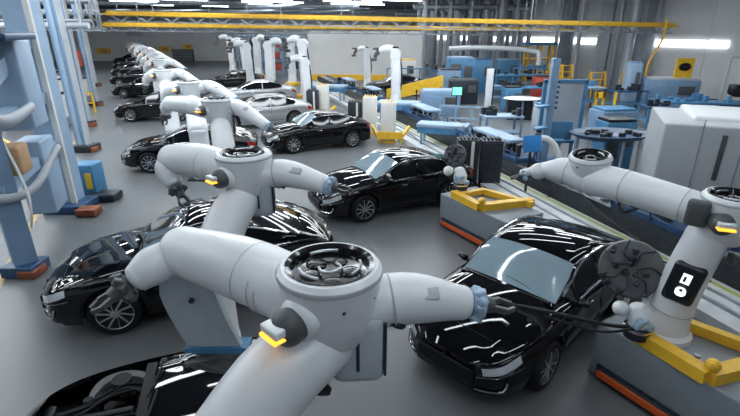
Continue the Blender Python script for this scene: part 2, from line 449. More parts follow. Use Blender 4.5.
    for ax in (FA, RA):
        if cut is not None and ax < cut: continue
        for s_ in (1, -1):
            yc = s_ * .80; b = MB()
            b.lathe([(.20, -.10), (.235, -.11), (.31, -.115), (.335, -.09), (WR, -.04), (WR, .04), (.335, .09), (.31, .115), (.235, .11), (.20, .10)], (ax, yc, WR), (0, s_, 0), 36)
            wh = b.build('wheel', 'rubber', t)
            b = MB(); b.lathe([(.238, .095), (.242, .118), (.228, .112), (.222, .03)], (ax, yc, WR), (0, s_, 0), 36)
            for k in range(10):
                a = k * 2 * PI / 10; p = V(ax + .05 * math.cos(a), yc + s_ * .10, WR + .05 * math.sin(a)); q = V(ax + .228 * math.cos(a + .22), yc + s_ * .112, WR + .228 * math.sin(a + .22))
                b.bar(p, q, .012 if k % 2 else .020, .030)
            b.lathe([(.055, .07), (.055, .115), (.03, .122), (.005, .122)], (ax, yc, WR), (0, s_, 0), 16)
            b.build('rim', 'rim', wh)
    if not hood:   # open engine bay
        b = MB(); b.box((1.5, 0, .52), (1.15, 1.45, .06)); b.build('bay_floor', 'darkplastic', t, False)
        b = MB(); b.box((1.42, .05, .68), (.52, .62, .26), bev=.04); [b.box((1.42, -.16 + i * .14, .82), (.46, .05, .03), bev=.01) for i in range(4)]; b.build('engine_cover', 'darkplastic', t)
        b = MB(); b.box((1.25, .52, .70), (.30, .24, .24), bev=.02); b.build('battery', 'display', t)
        b = MB()
        for i in range(14):
            x = random.uniform(1.05, 1.95); y = random.choice((-1, 1)) * random.uniform(.35, .62)
            b.cyl((x, y, .6), (x, y, random.uniform(.7, .8)), random.uniform(.03, .07), n=12)
        for i in range(8):
            y = random.uniform(-.55, .55); b.tube([(1.05, y, .78), (1.3, y + random.uniform(-.15, .15), .84), (1.65, y * .7, .80), (1.98, y * .8, .70)], .016)
        b.build('pipe_bundle', 'darkplastic', t)
        b = MB(); b.box((2.02, 0, .66), (.10, 1.15, .10), bev=.02); [b.cyl((1.35, s_ * .62, .62), (1.35, s_ * .62, .86), .10, n=20) for s_ in (1, -1)]
        b.build('radiator_bar', 'darkplastic', t)
    return t
def put(o, x, y, deg, s=.92, label=None):
    o.location = (x, y, 0); o.rotation_euler = (0, 0, math.radians(deg)); o.scale = (s, s, s)
    if label: o['label'] = label
def squeeze(t, q):      # shorter wheelbase
    for o in kids(t):
        for p in [o] + kids(o):
            for v in p.data.vertices:
                x = v.co.x
                if x < -1.0: v.co.x = x + 2 * (1 - q)
                elif x < 1.0: v.co.x = 1 - (1 - x) * q
car_a = car('black sedan at left with its front wheel and bonnet beside the nearest white robot', screen='darkscreen')
# put(): x,y is the car centre, deg is where the nose points
squeeze(car_a, .72); put(car_a, -2.47, 6.71, 199, 1.0)
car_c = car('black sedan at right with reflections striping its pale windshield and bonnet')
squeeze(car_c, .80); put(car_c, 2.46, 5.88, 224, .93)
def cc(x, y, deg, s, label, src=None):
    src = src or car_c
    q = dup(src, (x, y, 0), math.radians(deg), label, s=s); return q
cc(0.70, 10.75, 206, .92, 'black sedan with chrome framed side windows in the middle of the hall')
cc(-1.80, 16.8, 205, .90, 'black sedan one place behind the middle sedan, nose beside the silver car')
car_s = car('silver sedan with a white alloy front wheel behind the third robot', 'silver', screen='sideglass')
put(car_s, -4.9, 20.8, 200, .95)
cc(-6.6, 27.2, 196, .95, 'silver sedan in the second place beyond the third robot, under the tall white arms', car_s)
cc(-9.6, 34.6, 194, .95, 'black sedan furthest back in the right row, low behind the silver cars')
cc(-5.4, 14.25, 190, .92, 'black sedan behind the second robot with its lit headlamp facing the empty aisle')
LR = [(-9.9, 22.4, 'black sedan third along the left row with a round alloy wheel showing'), (-14.1, 30.2, 'black sedan fourth along the left row, nose clear of the white arms'),
      (-17.6, 36.6, 'black sedan fifth along the left row, seen mostly as a dark nose'), (-21.1, 43.4, 'black sedan sixth along the left row, small in the distance'), (-25.2, 51.6, 'black sedan seventh along the left row, small in the distance'), (-29.5, 60.0, 'black sedan last of the left row close to the far wall')]
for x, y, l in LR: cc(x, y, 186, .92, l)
car_b = car('unfinished black car front with an open engine bay at the lower left corner', hood=False, cut=-.1)
put(car_b, -1.10, 3.42, 196, .92)
b = MB(); b.bar((-.1, -.85, .5), (-.1, .85, .5), .06, .8); b.build('bulkhead', 'darkplastic', car_b, False)
b = MB(); b.box((.5, 0, .93), (.7, 1.2, .12), bev=.05); b.build('dashboard', 'darkplastic', car_b)

# ---------------------------------------------------------------- robots
def hub(t, o, e, r, up=(0, 0, 1)):
    e = Vector(e); up = Vector(up).normalized()
    b = MB(o); b.lathe([(r * .55, -r * 1.75), (r * .82, -r * 1.45), (r * .95, -r * .9), (r * 1.02, -r * .35), (r * 1.06, -.12 * r), (r * 1.06, .0), (r * .98, .03), (r * .90, .03), (r * .88, -.09)], e, up, 40); b.build('elbow_hub', 'white', t)
    b = MB(o); b.lathe([(r * 1.075, -.10 * r), (r * 1.085, -.06 * r), (r * 1.075, -.02 * r)], e, up, 40, cap=False); b.build('hub_ring', 'seam', t)
    b = MB(o); b.lathe([(r * .90, -.05), (r * .90, .036), (r * .80, .022), (r * .74, -.02), (.01, -.03)], e, up, 40)
    q = up.to_track_quat('Z', 'Y').to_matrix()
    for k in range(5):
        a = k * 1.256 + .5; c = e + q @ V(r * .42 * math.cos(a), r * .42 * math.sin(a), -.005); b.sph(c + V(0, 0, -.02), r * (.17 if k % 2 else .23), (1, 1, .35), 14)
    hc = b.build('hub_cover', 'gloss', t)
    b = MB(o)
    for k in range(3):
        a0 = k * 2.1 + .3; b.tube([e + q @ V(r * .62 * math.cos(a0 + j * .25), r * .62 * math.sin(a0 + j * .25), .022) for j in range(5)], r * .035, 6, 2)
    b.tube([e + q @ V(r * .22 * math.cos(j * .7), r * .22 * math.sin(j * .7), .0) for j in range(7)], r * .03, 6, 2)
    b.build('hub_bolt_ring', 'steel', hc)
def arm(t, o, name, pts, rad, seams=(), m='white', sq=1.0):
    b = MB(o); b.limb(pts, rad, 28, squash=sq); a = b.build(name, m, t)
    if seams:
        b = MB(o); P = [Vector(p) for p in pts]
        for (i, f, r) in seams:
            p = P[i].lerp(P[i + 1], f); d = (P[i + 1] - P[i]).normalized(); b.cyl(p - d * .006, p + d * .006, r, n=28)
        b.build('seam_ring', 'seam', a)
    return a
def lamp(t, o, p, s=1.0, face=(-1, -1, 0)):
    p = Vector(p); f = Vector(face).normalized(); u = V(-f.y, f.x, 0)
    b = MB(o); b.sph(p, .105 * s, (1, 1, 1.05), 20); b.cyl(p - f * .12 * s, p + f * .02 * s, .10 * s, .105 * s); a = b.build('joint_motor', 'dgrey', t)
    r = math.atan2(f.y, f.x)
    b = MB(o); b.box(p + f * .10 * s + V(0, 0, .03 * s), (.07 * s, .15 * s, .05 * s), rz=r, bev=.012); b.build('lamp_housing', 'white', a)
    b = MB(o)
    b.box(p + f * .105 * s + V(0, 0, -.010 * s), (.08 * s, .15 * s, .022 * s), rz=r, bev=.008)
    b.build('status_light', 'amber', a)
def gripper(t, o, p, d, s=1.0, cuff='bluecuff'):
    p = Vector(p); d = Vector(d).normalized(); u = d.cross(V(0, 0, 1)).normalized(); v = u.cross(d)
    b = MB(o)
    for k in range(9):
        a = k * 2 * PI / 9; b.box(p + (u * math.cos(a) + v * math.sin(a)) * .10 * s, (.07 * s, .07 * s, .09 * s), rz=a, rx=a, bev=.012)
    b.cyl(p - d * .05 * s, p + d * .05 * s, .10 * s); g = b.build('wrist_cuff', cuff, t)
    b = MB(o); b.cyl(p + d * .04 * s, p + d * .13 * s, .075 * s, .06 * s)
    for sg in (1, -1):
        b.bar(p + d * .12 * s + u * sg * .05 * s, p + d * .22 * s + u * sg * .08 * s, .035 * s, .05 * s)
        b.bar(p + d * .22 * s + u * sg * .08 * s, p + d * .30 * s + u * sg * .035 * s, .03 * s, .04 * s)
    b.build('gripper', 'dgrey', t)
def housing(t, o, c, rz, s=1.0, h=.50):
    c = Vector(c); b = MB(o); b.box(c, (.34 * s, .16 * s, h * s), rz=rz, bev=.07 * s); a = b.build('motor_housing', 'greyp', t)
    f = Matrix.Rotation(rz, 3, 'Z') @ V(0, -1, 0)
    b = MB(o); b.box(c + f * .082 * s + V(0, 0, -.02), (.022 * s, .012, .22 * s), rz=rz, bev=.004)
    b.build('housing_slot', 'dark', a)
    sx = Matrix.Rotation(rz, 3, 'Z') @ V(1, 0, 0)
    b = MB(o); b.box(c + sx * .175 * s - f * .02, (.02, .15 * s, h * s * .8), rz=rz, bev=.008); b.build('housing_side_plate', 'dark', a)
def pedestal(t, o, p, h=.5, r=.26, m='white'):
    p = Vector(p); b = MB(o); b.box(p + V(0, 0, .02), (.75, .75, .04), bev=.01); b.build('base_plate', 'dark', t)
    b = MB(o); b.lathe([(r * 1.15, .04), (r * 1.15, .12), (r, .16), (r, h - .1), (r * 1.1, h - .06), (r * 1.1, h)], p, n=32); b.build('pedestal', m, t)

def double_robot(label, base, sh, e, left, right, r=.28, k=1.0, far=False, wr=None):
    """pedestal -> lower arm -> hub with black cover -> left arm and right arm"""
    t = thing('industrial_robot', label, 'robot', base, 0, 'double armed robots along the row of cars'); o = Vector(base)
    e = Vector(e); sh = Vector(sh); left = [Vector(p) for p in left]; right = [Vector(p) for p in right]
    pedestal(t, o, base, .55)
    arm(t, o, 'shoulder', [o + V(0, 0, .5), V(sh.x, sh.y, max(.8, sh.z - .3)), sh], [.25 * k, .24 * k, .24 * k])
    arm(t, o, 'lower_arm', [sh, sh.lerp(e, .5) + V(0, 0, -.08), e + V(0, 0, -r * 1.5)], [.25 * k, .225 * k, .20 * k], ((0, .5, .245 * k),))
    hub(t, o, e, r)
    dl = (left[0] - e).normalized(); dr = (right[0] - e).normalized()
    arm(t, o, 'upper_arm', [e + V(0, 0, -.20 * k - .06) + dl * .06] + left, [.20 * k, .205 * k, .175 * k], ((0, .62, .206 * k), (0, .72, .207 * k), (0, .95, .207 * k)))
    arm(t, o, 'forearm', [e + V(0, 0, -.19 * k - .06) + dr * .06] + right, [.19, .17] + [.15] * (len(right) - 2) + [.115], ((0, .8, .182),))
    m_ = right[0].lerp(right[-1], .30) + V(0, -.7, .7) * .150
    b = MB(o); b.box(m_, (.20, .085, .03), rx=.78, rz=math.atan2((right[-1] - right[0]).y, (right[-1] - right[0]).x), bev=.012); b.build('nameplate', 'seam', t)
    gripper(t, o, right[-1] + (right[-1] - right[-2]).normalized() * .10, right[-1] - right[-2], .85)
    dw = (left[-1] - left[-2]).normalized()
    wr = [Vector(p) for p in wr] if wr else [left[-1] + dw * .16 + V(0, 0, -.10), left[-1] + dw * .22 + V(0, 0, -.22)]
    b = MB(o); b.limb([left[-1]] + wr, [.13, .155, .12], 24); b.build('wrist', 'white', t)
    gd = (wr[-1] - wr[-2]).normalized(); gripper(t, o, wr[-1] + gd * .12, gd, .9, 'dgrey')
    q = e + V(-.17, -.24, -.22) if not far else e + V(-.2, -.2, -.2)
    b = MB(o); b.limb([e + V(-.06, -.10, -.2), q], [.15, .14], 20); b.build('lamp_arm', 'white', t)
    lamp(t, o, q + V(-.05, -.07, .0), 1.05)
    housing(t, o, e + V(.17, -.10, -.52), .05, 1.0, .5)
    b = MB(o); b.tube([e + V(.0, -.12, -.45), e + V(-.10, -.2, -.62), e + V(-.02, -.2, -.8), sh.lerp(e, .45) + V(.1, -.1, .1)], .022); b.tube([e + V(.22, .0, -.3), e + V(.42, -.1, -.36), right[0] + V(.0, -.08, -.16)], .018)
    b.tube([left[0] + V(0, .1, .16), left[0] + V(-.1, .22, .1), left[-1] + V(.05, .2, .05), left[-1] + V(-.05, .05, .12)], .02)
    b.build('cable', 'cable', t)
    b = MB(o)
    for d_ in ((.30, -.05, -.13), (.27, -.14, -.13), (-.28, .0, -.12), (.1, -.29, -.14)): b.sph(e + V(*d_), .014, n=8)
    b.build('bolt', 'dark', t)
    return t

R1 = double_robot('huge white robot nearest the camera, hub above an amber lamp', (-1.0, 1.7, 0), (-.97, 1.92, 1.50), (-.25, 2.54, 2.62),
    [(-.85, 2.92, 2.38), (-1.52, 3.34, 2.34)], [(.22, 2.60, 2.36), (.62, 2.64, 2.30)], r=.31, k=1.14, wr=[(-1.70, 3.21, 2.27), (-1.80, 3.14, 2.21)])
o = Vector(R1.location)
# hanging shroud below the end of the upper arm
b = MB(o)
rings = []
for k in range(9):
    u = k / 8; c = V(-1.52, 3.26, 2.30).lerp(V(-1.34, 3.30, 1.45), u); c.x -= .10 * math.sin(u * PI) * .4; wdt = .11 + .12 * min(1, u * 2.6) ** .7
    rings.append([c + V(-wdt, -.03, 0), c + V(wdt, -.03, 0), c + V(wdt, .03, 0), c + V(-wdt, .03, 0)])
b.loft(rings); b.build('arm_shroud', 'greyp', R1)
b = MB(o); b.box((-1.32, 3.32, 1.43), (.54, .16, .05)); b.box((-1.32, 3.36, 1.38), (.5, .05, .12)); b.build('shroud_bracket', 'midblue', R1, False)
b = MB(o); b.cyl((-1.45, 3.225, 1.95), (-1.45, 3.20, 1.95), .022, n=14); b.build('shroud_hole', 'dark', R1)

R2 = double_robot('white robot just behind the nearest one, its forearm pointing at the middle sedan', (-1.85, 4.6, 0), (-1.88, 4.7, 1.30), (-1.55, 5.50, 2.58),
    [(-2.15, 5.80, 2.40), (-2.72, 6.10, 2.36)], [(-1.05, 5.42, 2.36), (-.55, 5.18, 2.30)], r=.32, k=1.1, wr=[(-2.76, 6.02, 2.24), (-2.66, 5.94, 2.08)])
R3 = double_robot('white robot third from the front, arched over the silver car', (-3.0, 9.2, 0), (-3.0, 9.3, 1.35), (-3.35, 10.25, 2.58),
    [(-4.1, 10.7, 2.38), (-4.8, 11.2, 2.36)], [(-2.9, 10.2, 2.42), (-2.2, 9.7, 2.12)], r=.32, far=True)
far_spots = [(-5.3, 13.9, 'white robot fourth from the front, beside the headlamp of the aisle sedan'), (-7.9, 18.3, 'white robot fifth from the front along the left row'),
    (-10.9, 24.9, 'white robot sixth from the front along the left row'), (-12.8, 28.6, 'white robot seventh from the front along the left row'), (-15.3, 33.6, 'white robot eighth from the front along the left row'),
    (-18.3, 39.4, 'white robot ninth from the front, half hidden in the far row'), (-19.9, 42.6, 'white robot tenth from the front, half hidden in the far row'), (-22.8, 47.6, 'white robot eleventh from the front, far down the left row'), (-26.6, 55.0, 'white robot last but one of the left row'), (-29.0, 59.5, 'white robot last of the left row by the far wall')]
far_proto = None
for x, y, l in far_spots:
    if far_proto is None:
        far_proto = double_robot(l, (x + .5, y - 1.1, 0), (x + .45, y - 1.0, 1.35), (x, y, 2.58), [(x - .45, y + .3, 2.36), (x - .85, y + .5, 2.26)], [(x + .6, y, 2.46), (x + 1.4, y - .45, 2.16)], r=.33, k=1.1, far=True)
    else: dup(far_proto, (x + .5, y - 1.1, 0), .0, l)

# right hand robot standing on a grey base cabinet
def base_cabinet(c, rz, label, L=1.9, Wd=1.0, h=.72):
    """c = near-left bottom corner; length along local +x (towards the camera), width along local +y"""
    t = thing('robot_base_cabinet', label, 'cabinet', c, rz, 'grey base cabinets under the right hand robots')
    MB().box((L / 2, Wd / 2, h / 2), (L, Wd, h), bev=.02).build('body', 'box', t)
    b = MB(); b.box((L / 2, -.035, .12), (L * .86, .07, .13), bev=.01); b.box((L * .5, -.025, .12), (L * .88, .03, .17)); a = b.build('strip_holder', 'dark', t)
    MB().box((L / 2, -.075, .12), (L * .84, .03, .09), bev=.008).build('orange_strip', 'orange', a)
    b = MB(); b.box((L + .03, Wd * .5, .12), (.03, Wd * .8, .07)); b.build('end_strip', 'orange', t)
    b = MB(); z = h + .07
    b.bar((.30, .10, z), (L * .62, .02, z), .15, .14); b.bar((L * .62, .02, z), (L * .78, Wd * 1.15, z), .15, .14); b.bar((.55, .75, z), (L * .85, Wd * 1.0, z), .11, .12); b.bar((.45, .15, z), (.5, .8, z), .12, .1)
    b.sph((L * .62, .06, z + .12), .07, n=14); b.cyl((L * .62, .06, z), (L * .62, .06, z + .11), .05)
    b.build('lifting_frame', 'yellow', t, False)
    b = MB(); b.cyl((.42, .16, z + .06), (.42, .16, z + .085), .03, n=10); b.cyl((1.0, .15, z + .06), (1.0, .15, z + .085), .03, n=10); b.cyl((1.3, .6, h), (1.3, .6, h + .05), .08); b.build('bolt', 'steel', t)
    return t
cz = math.atan2(-.86, .51)
bc1 = base_cabinet((2.74, 4.66, 0), cz, 'large grey base cabinet with yellow frame and orange strip at the lower right')
t = thing('industrial_robot', 'white robot at right with a black display plaque on its lower arm', 'robot', (3.40, 4.46, .72)); o = Vector(t.location)
b = MB(o); b.lathe([(.28, 0), (.28, .06), (.24, .10), (.22, .3)], o, n=30); b.build('pedestal', 'white', t)
LA = [V(3.40, 4.46, .95), V(3.43, 4.42, 1.4), V(3.50, 4.34, 2.02)]
arm(t, o, 'lower_arm', LA, [.22, .21, .20], ((0, .3, .224),))
d = (V(-3.43, -4.42, 1.6)); d.z = 1.0; n_ = V(-.62, -.78, .0); n_ = n_.normalized()
ax = (LA[2] - LA[0]).normalized(); n_ = (n_ - ax * n_.dot(ax)).normalized(); u_ = ax.cross(n_).normalized()
def obox(b, c, dims, X, Y, Z, bev=0):
    vs = bmesh.ops.create_cube(b.bm, size=1.0)['verts']; m = Matrix((X, Y, Z)).transposed().to_4x4()
    bmesh.ops.transform(b.bm, matrix=Matrix.Translation(Vector(c) - b.o) @ m @ Matrix.Diagonal((*dims, 1)), verts=vs)
    if bev: bmesh.ops.bevel(b.bm, geom=list({e for v in vs for e in v.link_edges}), offset=bev, segments=4, affect='EDGES', profile=.5)
pc = V(3.44, 4.40, 1.50)
b = MB(o); obox(b, pc + n_ * .175, (.30, .11, .48), u_, n_, ax, .052); dp = b.build('display_plaque', 'display', t)
b = MB(o); obox(b, pc + n_ * .232 + ax * .08, (.085, .006, .12), u_, n_, ax, .0); obox(b, pc + n_ * .232 - ax * .07 , (.10, .006, .09), u_, n_, ax, .044); b.build('icon', 'icon', dp, False)
b = MB(o); obox(b, pc + n_ * .237 + ax * .075 - u_ * .012, (.022, .004, .06), u_, n_, ax); obox(b, pc + n_ * .237 - ax * .06, (.03, .004, .03), u_, n_, ax); b.build('icon_mark', 'display', dp, False)
E1 = V(3.62, 4.28, 2.45); E2 = V(2.72, 5.52, 2.54)
hub(t, o, E1, .27)
b = MB(o); b.limb([V(3.50, 4.34, 2.0), V(3.56, 4.3, 2.15), E1 + V(0, 0, -.27)], [.17, .20, .22], 24); b.build('shoulder', 'white', t)
dv = (E1 - E2).normalized()
arm(t, o, 'upper_arm', [E2 + V(0, 0, -.26) + dv * .08, E2 + V(0, 0, -.23) + dv * .45, E1 + V(0, 0, -.23) - dv * .35, E1 + V(0, 0, -.25)], [.20, .195, .185, .16], ((1, .05, .200), (1, .93, .19)))
hub(t, o, E2, .235, (-.1, -.1, 1))
WR4 = V(2.30, 5.86, 2.28)
arm(t, o, 'forearm', [E2 + V(0, 0, -.26), E2.lerp(WR4, .5) + V(0, 0, -.10), WR4], [.20, .17, .10], ((0, .9, .178),))
b = MB(o); b.sph(WR4 + V(-.06, .02, -.03), .11, n=18); b.limb([WR4 + V(-.05, 0, 0), WR4 + V(-.25, .1, -.08)], [.06, .05], 14); b.build('wrist', 'white', t)
gripper(t, o, WR4 + V(-.22, .08, -.1), (-1, .3, -.4), .6)
b = MB(o); b.limb([E1 + V(-.06, -.05, -.20), E1 + V(-.18, -.16, -.20)], [.12, .12], 20); b.build('lamp_arm', 'white', t)
lamp(t, o, E1 + V(-.22, -.20, -.20), 1.0, (-.35, -1, 0))
b = MB(o); b.box(E1 + V(-.34, .0, -.16), (.10, .20, .28), rz=.8, bev=.04); b.box(E1 + V(.10, -.12, -.62), (.14, .12, .12), bev=.02); b.build('joint_cover', 'dgrey', t)
b = MB(o); b.limb([E2 + dv * .3 + V(0, 0, -.27), E2 + dv * .5 + V(.02, 0, -.42)], [.09, .08], 16); b.sph(E2 + dv * .25 + V(0, 0, -.30), .07, n=12); b.build('tool_motor', 'greyp', t)
b = MB(o); b.box(E2 + V(.02, -.20, -.16), (.05, .03, .16), rz=-.2, bev=.01); b.build('label_plate', 'bluecuff', t)
b = MB(o); b.tube([E2 + dv * .4 + V(0, 0, -.28), E2 + dv * .5 + V(-.05, -.1, -.5), E2 + dv * .8 + V(0, 0, -.3)], .018); b.build('cable', 'cable', t)
b = MB(o)
for d_ in ((.2, -.12, -.08), (.14, -.18, -.10), (-.2, -.12, -.1)): b.sph(E2 + V(*d_), .012, n=8)
b.build('bolt', 'dark', t)

# spot tool in front of the right robot
def spot_tool(p, label, s=1.0, aim=(-1, .15, -.1)):
    p = Vector(p); t = thing('welding_tool', label, 'tool', p); a = Vector(aim).normalized()
    b = MB(p); b.lathe([(.13 * s, 0), (.13 * s, .10 * s), (.11 * s, .14 * s)], p, n=28); b.build('tool_base', 'dark', t)
    b = MB(p); b.lathe([(.135 * s, .09 * s), (.142 * s, .10 * s), (.142 * s, .125 * s), (.135 * s, .13 * s)], p, n=28, cap=False); b.build('base_ring', 'chrome', t)
    b = MB(p); b.limb([p + V(0, 0, .14 * s), p + V(.0, .02, .24) * s, p + V(-.02, .05, .34) * s], [.10 * s, .115 * s, .09 * s], 20); b.sph(p + V(-.20 * s, .06 * s, .32 * s), .085 * s, n=18); b.build('tool_head', 'white', t)
    b = MB(p); b.box(p + V(-.03, -.08, .22) * s, (.16 * s, .08 * s, .13 * s), rz=.5, rx=.3, bev=.02); b.box(p + V(.08, -.04, .14) * s, (.12 * s, .1 * s, .08 * s), rz=.3, bev=.02); b.build('tool_block', 'bluecuff', t)
    return t
st = spot_tool((2.98, 4.30, .80), 'white and pale blue welding tool beside the display robot', 1.0)
o = Vector(st.location)
b = MB(o); b.limb([o + V(-.02, .02, .1), (2.55, 4.2, 1.02), (1.9, 4.25, 1.16), (1.35, 4.45, 1.18), (1.1, 4.75, 1.2)], [.022, .022, .018, .014, .012], 10, flat_ends=True); b.limb([(2.95, 4.25, .95), (2.5, 4.14, .97), (1.9, 4.22, 1.11)], [.014, .014, .01], 8, flat_ends=True); b.build('tool_rod', 'cable', st)
def ring_tool(c, label, r=.36, axis=(-.5, -.75, .45)):
    c = Vector(c); t = thing('round_gripper', label, 'gripper', c); q = Vector(axis).to_track_quat('Z', 'Y').to_matrix()
    b = MB(c); b.lathe([(r * .55, -.10), (r * .9, -.07), (r, .0), (r * .93, .05), (r * .6, .07), (r * .2, .05)], c, axis, 32)
    b.build('gripper_disc', 'dgrey', t)
    b = MB(c)
    rr = random.Random(3)
    for k in range(14):
        a = rr.uniform(0, 6.28); d = rr.uniform(.15, .95) * r; b.box(c + q @ V(d * math.cos(a), d * math.sin(a), .06), (rr.uniform(.03, .09), rr.uniform(.03, .08), .06), rz=a, rx=a, bev=.008)
    b.build('gripper_pad', 'joint' if False else 'dark', t)
    b = MB(c)
    for k in range(7): a = k * .9; b.tube([c + q @ V(.2 * r * math.cos(a), .2 * r * math.sin(a), .08), c + q @ V(.6 * r * math.cos(a + .3), .6 * r * math.sin(a + .3), .12), c + q @ V(.95 * r * math.cos(a), .95 * r * math.sin(a), .06)], .012, 6)
    b.build('gripper_wire', 'dark', t)
    b = MB(c); b.bar(c, c + V(.25, .15, -.35), .09, .09); b.bar(c + V(.25, .15, -.35), V(c.x + .25, c.y + .15, .72), .09, .09); b.build('gripper_post', 'dgrey', t, False)
    return t
ring_tool((3.02, 4.72, 1.42), 'dark grey round gripper behind the white welding tool at right', .34)
b = MB(); ro = V(2.3, 4.9, 0)

# middle base cabinet (behind the sedan's tail) with its own small robot
bc2 = dup(bc1, (1.52, 9.35, 0), cz, 'grey base cabinet with yellow frame and orange strip behind the middle sedan')
0 and dup(bc1, (-1.15, 15.2, 0), cz, 'grey base cabinet with yellow frame between the two middle sedans')
0 and dup(bc1, (-3.55, 20.3, 0), cz, 'grey base cabinet with yellow frame beside the silver car, farthest back', s=1.0)
spot_tool((1.92, 9.35, .80), 'small white welding tool at the tail of the middle sedan', 1.25)
ring_tool((1.85, 9.75, 1.45), 'dark grey round gripper above the tail of the middle sedan', .26)

def cabinet_pair(c, rz, label, front='cream', h=1.5):
    t = thing('control_cabinet', label, 'cabinet', c, rz, 'upright control cabinets along the line')
    MB().box((0, 0, h / 2), (.55, .45, h), bev=.015).build('body', front, t)
    b = MB(); b.box((0, 0, .05), (.6, .5, .10)); b.build('plinth', 'yellow' if front == 'cream' else 'dark', t, False)
    MB().box((0, -.23, h / 2 + .04), (.46, .02, h * .86), bev=.006).build('door', front, t)
    b = MB(); [b.box((-.2 + i * .1, 0, h + .03), (.04, .3, .06), bev=.01) for i in range(5)]; b.build('connector', 'yellow' if front == 'cream' else 'dark', t)
    return t
c1 = cabinet_pair((.70, 17.4, 0), -.1, 'cream control cabinet with yellow connectors behind the middle sedan')
c1k = cabinet_pair((2.62, 12.1, 0), -.05, 'black control cabinet left of the pair beside the conveyor', 'dark', 1.3)
dup(c1k, (3.22, 12.0, 0), -.05, 'black control cabinet right of the pair beside the conveyor')
MBs = MB((2.62, 12.1, 0)); MBs.box((2.72, 11.845, .7), (.08, .02, 1.15)); 
x_ = MBs.build('white_edge', 'cream', None, False); x_.parent = c1k; x_.location = (0, 0, 0)
dup(c1, (.0, 18.9, 0), -.1, 'cream control cabinet left of the yellow topped one, beside the tall robot')
dup(c1k, (-.6, 19.0, 0), -.1, 'black control cabinet at the tail of the second middle sedan')
dup(c1, (-2.3, 22.9, 0), -.1, 'cream control cabinet beside the farther end of the conveyor')
dup(c1k, (-2.75, 22.6, 0), -.1, 'black control cabinet beside the farther end of the conveyor')
for (x, y, l) in ((.8, 17.3, 'yellow bracket frame around the foot of the cream cabinet'), (-2.4, 22.4, 'yellow bracket frame at the foot of the far cream cabinet')):
    t = thing('bracket_frame', l, 'frame', (x, y, 0), -.1); t.scale = (.75, .75, .9)
    b = MB(); b.bar((-.7, -.35, .35), (.6, -.35, .35), .10, .3); b.bar((-.7, -.35, .35), (-1.0, .5, .6), .10, .14); b.bar((.6, -.35, .35), (.9, .4, .6), .10, .14); b.build('beam', 'yellow', t, False)
    b = MB(); [b.cyl((q, -.35, 0), (q, -.35, .25), .04, n=8) for q in (-.6, .5)]; b.build('foot', 'yellow', t)

# ---------------------------------------------------------------- tall single arm robots
def tall_robot(label):
    t = thing('tall_robot', label, 'robot', (0, 0, 0), 0, 'tall white robots along the right row')
    MB().box((0, 0, .12), (.9, .8, .24), bev=.03).build('base_plate', 'yellow', t)
    b = MB(); b.limb([(0, 0, .22), (0, 0, .8)], [.34, .26], 24); b.build('pedestal', 'white', t)
    b = MB(); b.box((-.02, 0, 1.75), (.50, .46, 2.1), ry=-.04, bev=.09); b.build('lower_arm', 'white', t)
    b = MB(); b.box((.17, -.1, 1.8), (.06, .2, 1.9), ry=-.04, bev=.02); b.tube([(.2, -.15, 1.0), (.3, -.15, 1.7), (.2, -.1, 2.6), (.0, -.1, 3.0)], .04); b.build('cable_cover', 'dark', t)
    b = MB(); b.cyl((-.05, -.26, 2.85), (-.05, .26, 2.85), .27, n=28); b.build('elbow', 'white', t)
    b = MB(); b.limb([(-.05, 0, 2.95), (-.45, 0, 3.12), (-.85, 0, 3.02)], [.23, .20, .14], 20); b.build('upper_arm', 'white', t)
    b = MB(); b.limb([(-.9, 0, 3.0), (-1.1, -.05, 2.75)], [.12, .1], 16); b.box((-1.15, -.05, 2.6), (.3, .25, .16), bev=.03); b.box((-1.05, 0, 3.12), (.3, .4, .12), bev=.03); b.build('gripper', 'dgrey', t)
    b = MB(); b.lathe([(.19, 0), (.19, .06), (.15, .07), (.01, .05)], (-.10, 0, 3.16), n=24); b.build('top_cap', 'gloss', t)
    return t
tr = tall_robot('tall white robot on the far side of the conveyor, gripper raised to the left')
tr.location = (1.35, 24.5, 0); tr.scale = (1.0,) * 3; tr.rotation_euler = (0, 0, -.1)
for x, y, rz, s, l in ((-3.3, 24.6, .3, .86, 'tall white robot beside the cream cabinet with its arm folded back'), (-6.3, 30.2, 2.9, 1.08, 'tall white robot standing furthest left of the tall group'),
        (-4.0, 29.4, -.1, 1.12, 'tall white robot alone against the pale middle wall'), (-8.3, 33.0, .2, 1.02, 'tall white robot behind the silver cars'), (-9.6, 37.2, .1, 1.05, 'tall white robot in the back cluster, left of the silver cars'),
        (-9.9, 42.5, 2.7, 1.1, 'tall white robot deep in the back cluster'), (-12.8, 44.8, .2, 1.1, 'tall white robot at the left edge of the back cluster'), (-6.0, 36.8, 1.2, 1.05, 'tall white robot turned sideways before the blue racks'),
        (-.2, 34.2, .4, .9, 'tall white robot beyond the conveyor against the middle wall')):
    dup(tr, (x, y, 0), rz, l, s=s)

# dark car body carried on the conveyor
cc(1.9, 31.0, 190, .95, 'dark car body beyond the conveyor behind the pale blue cover')

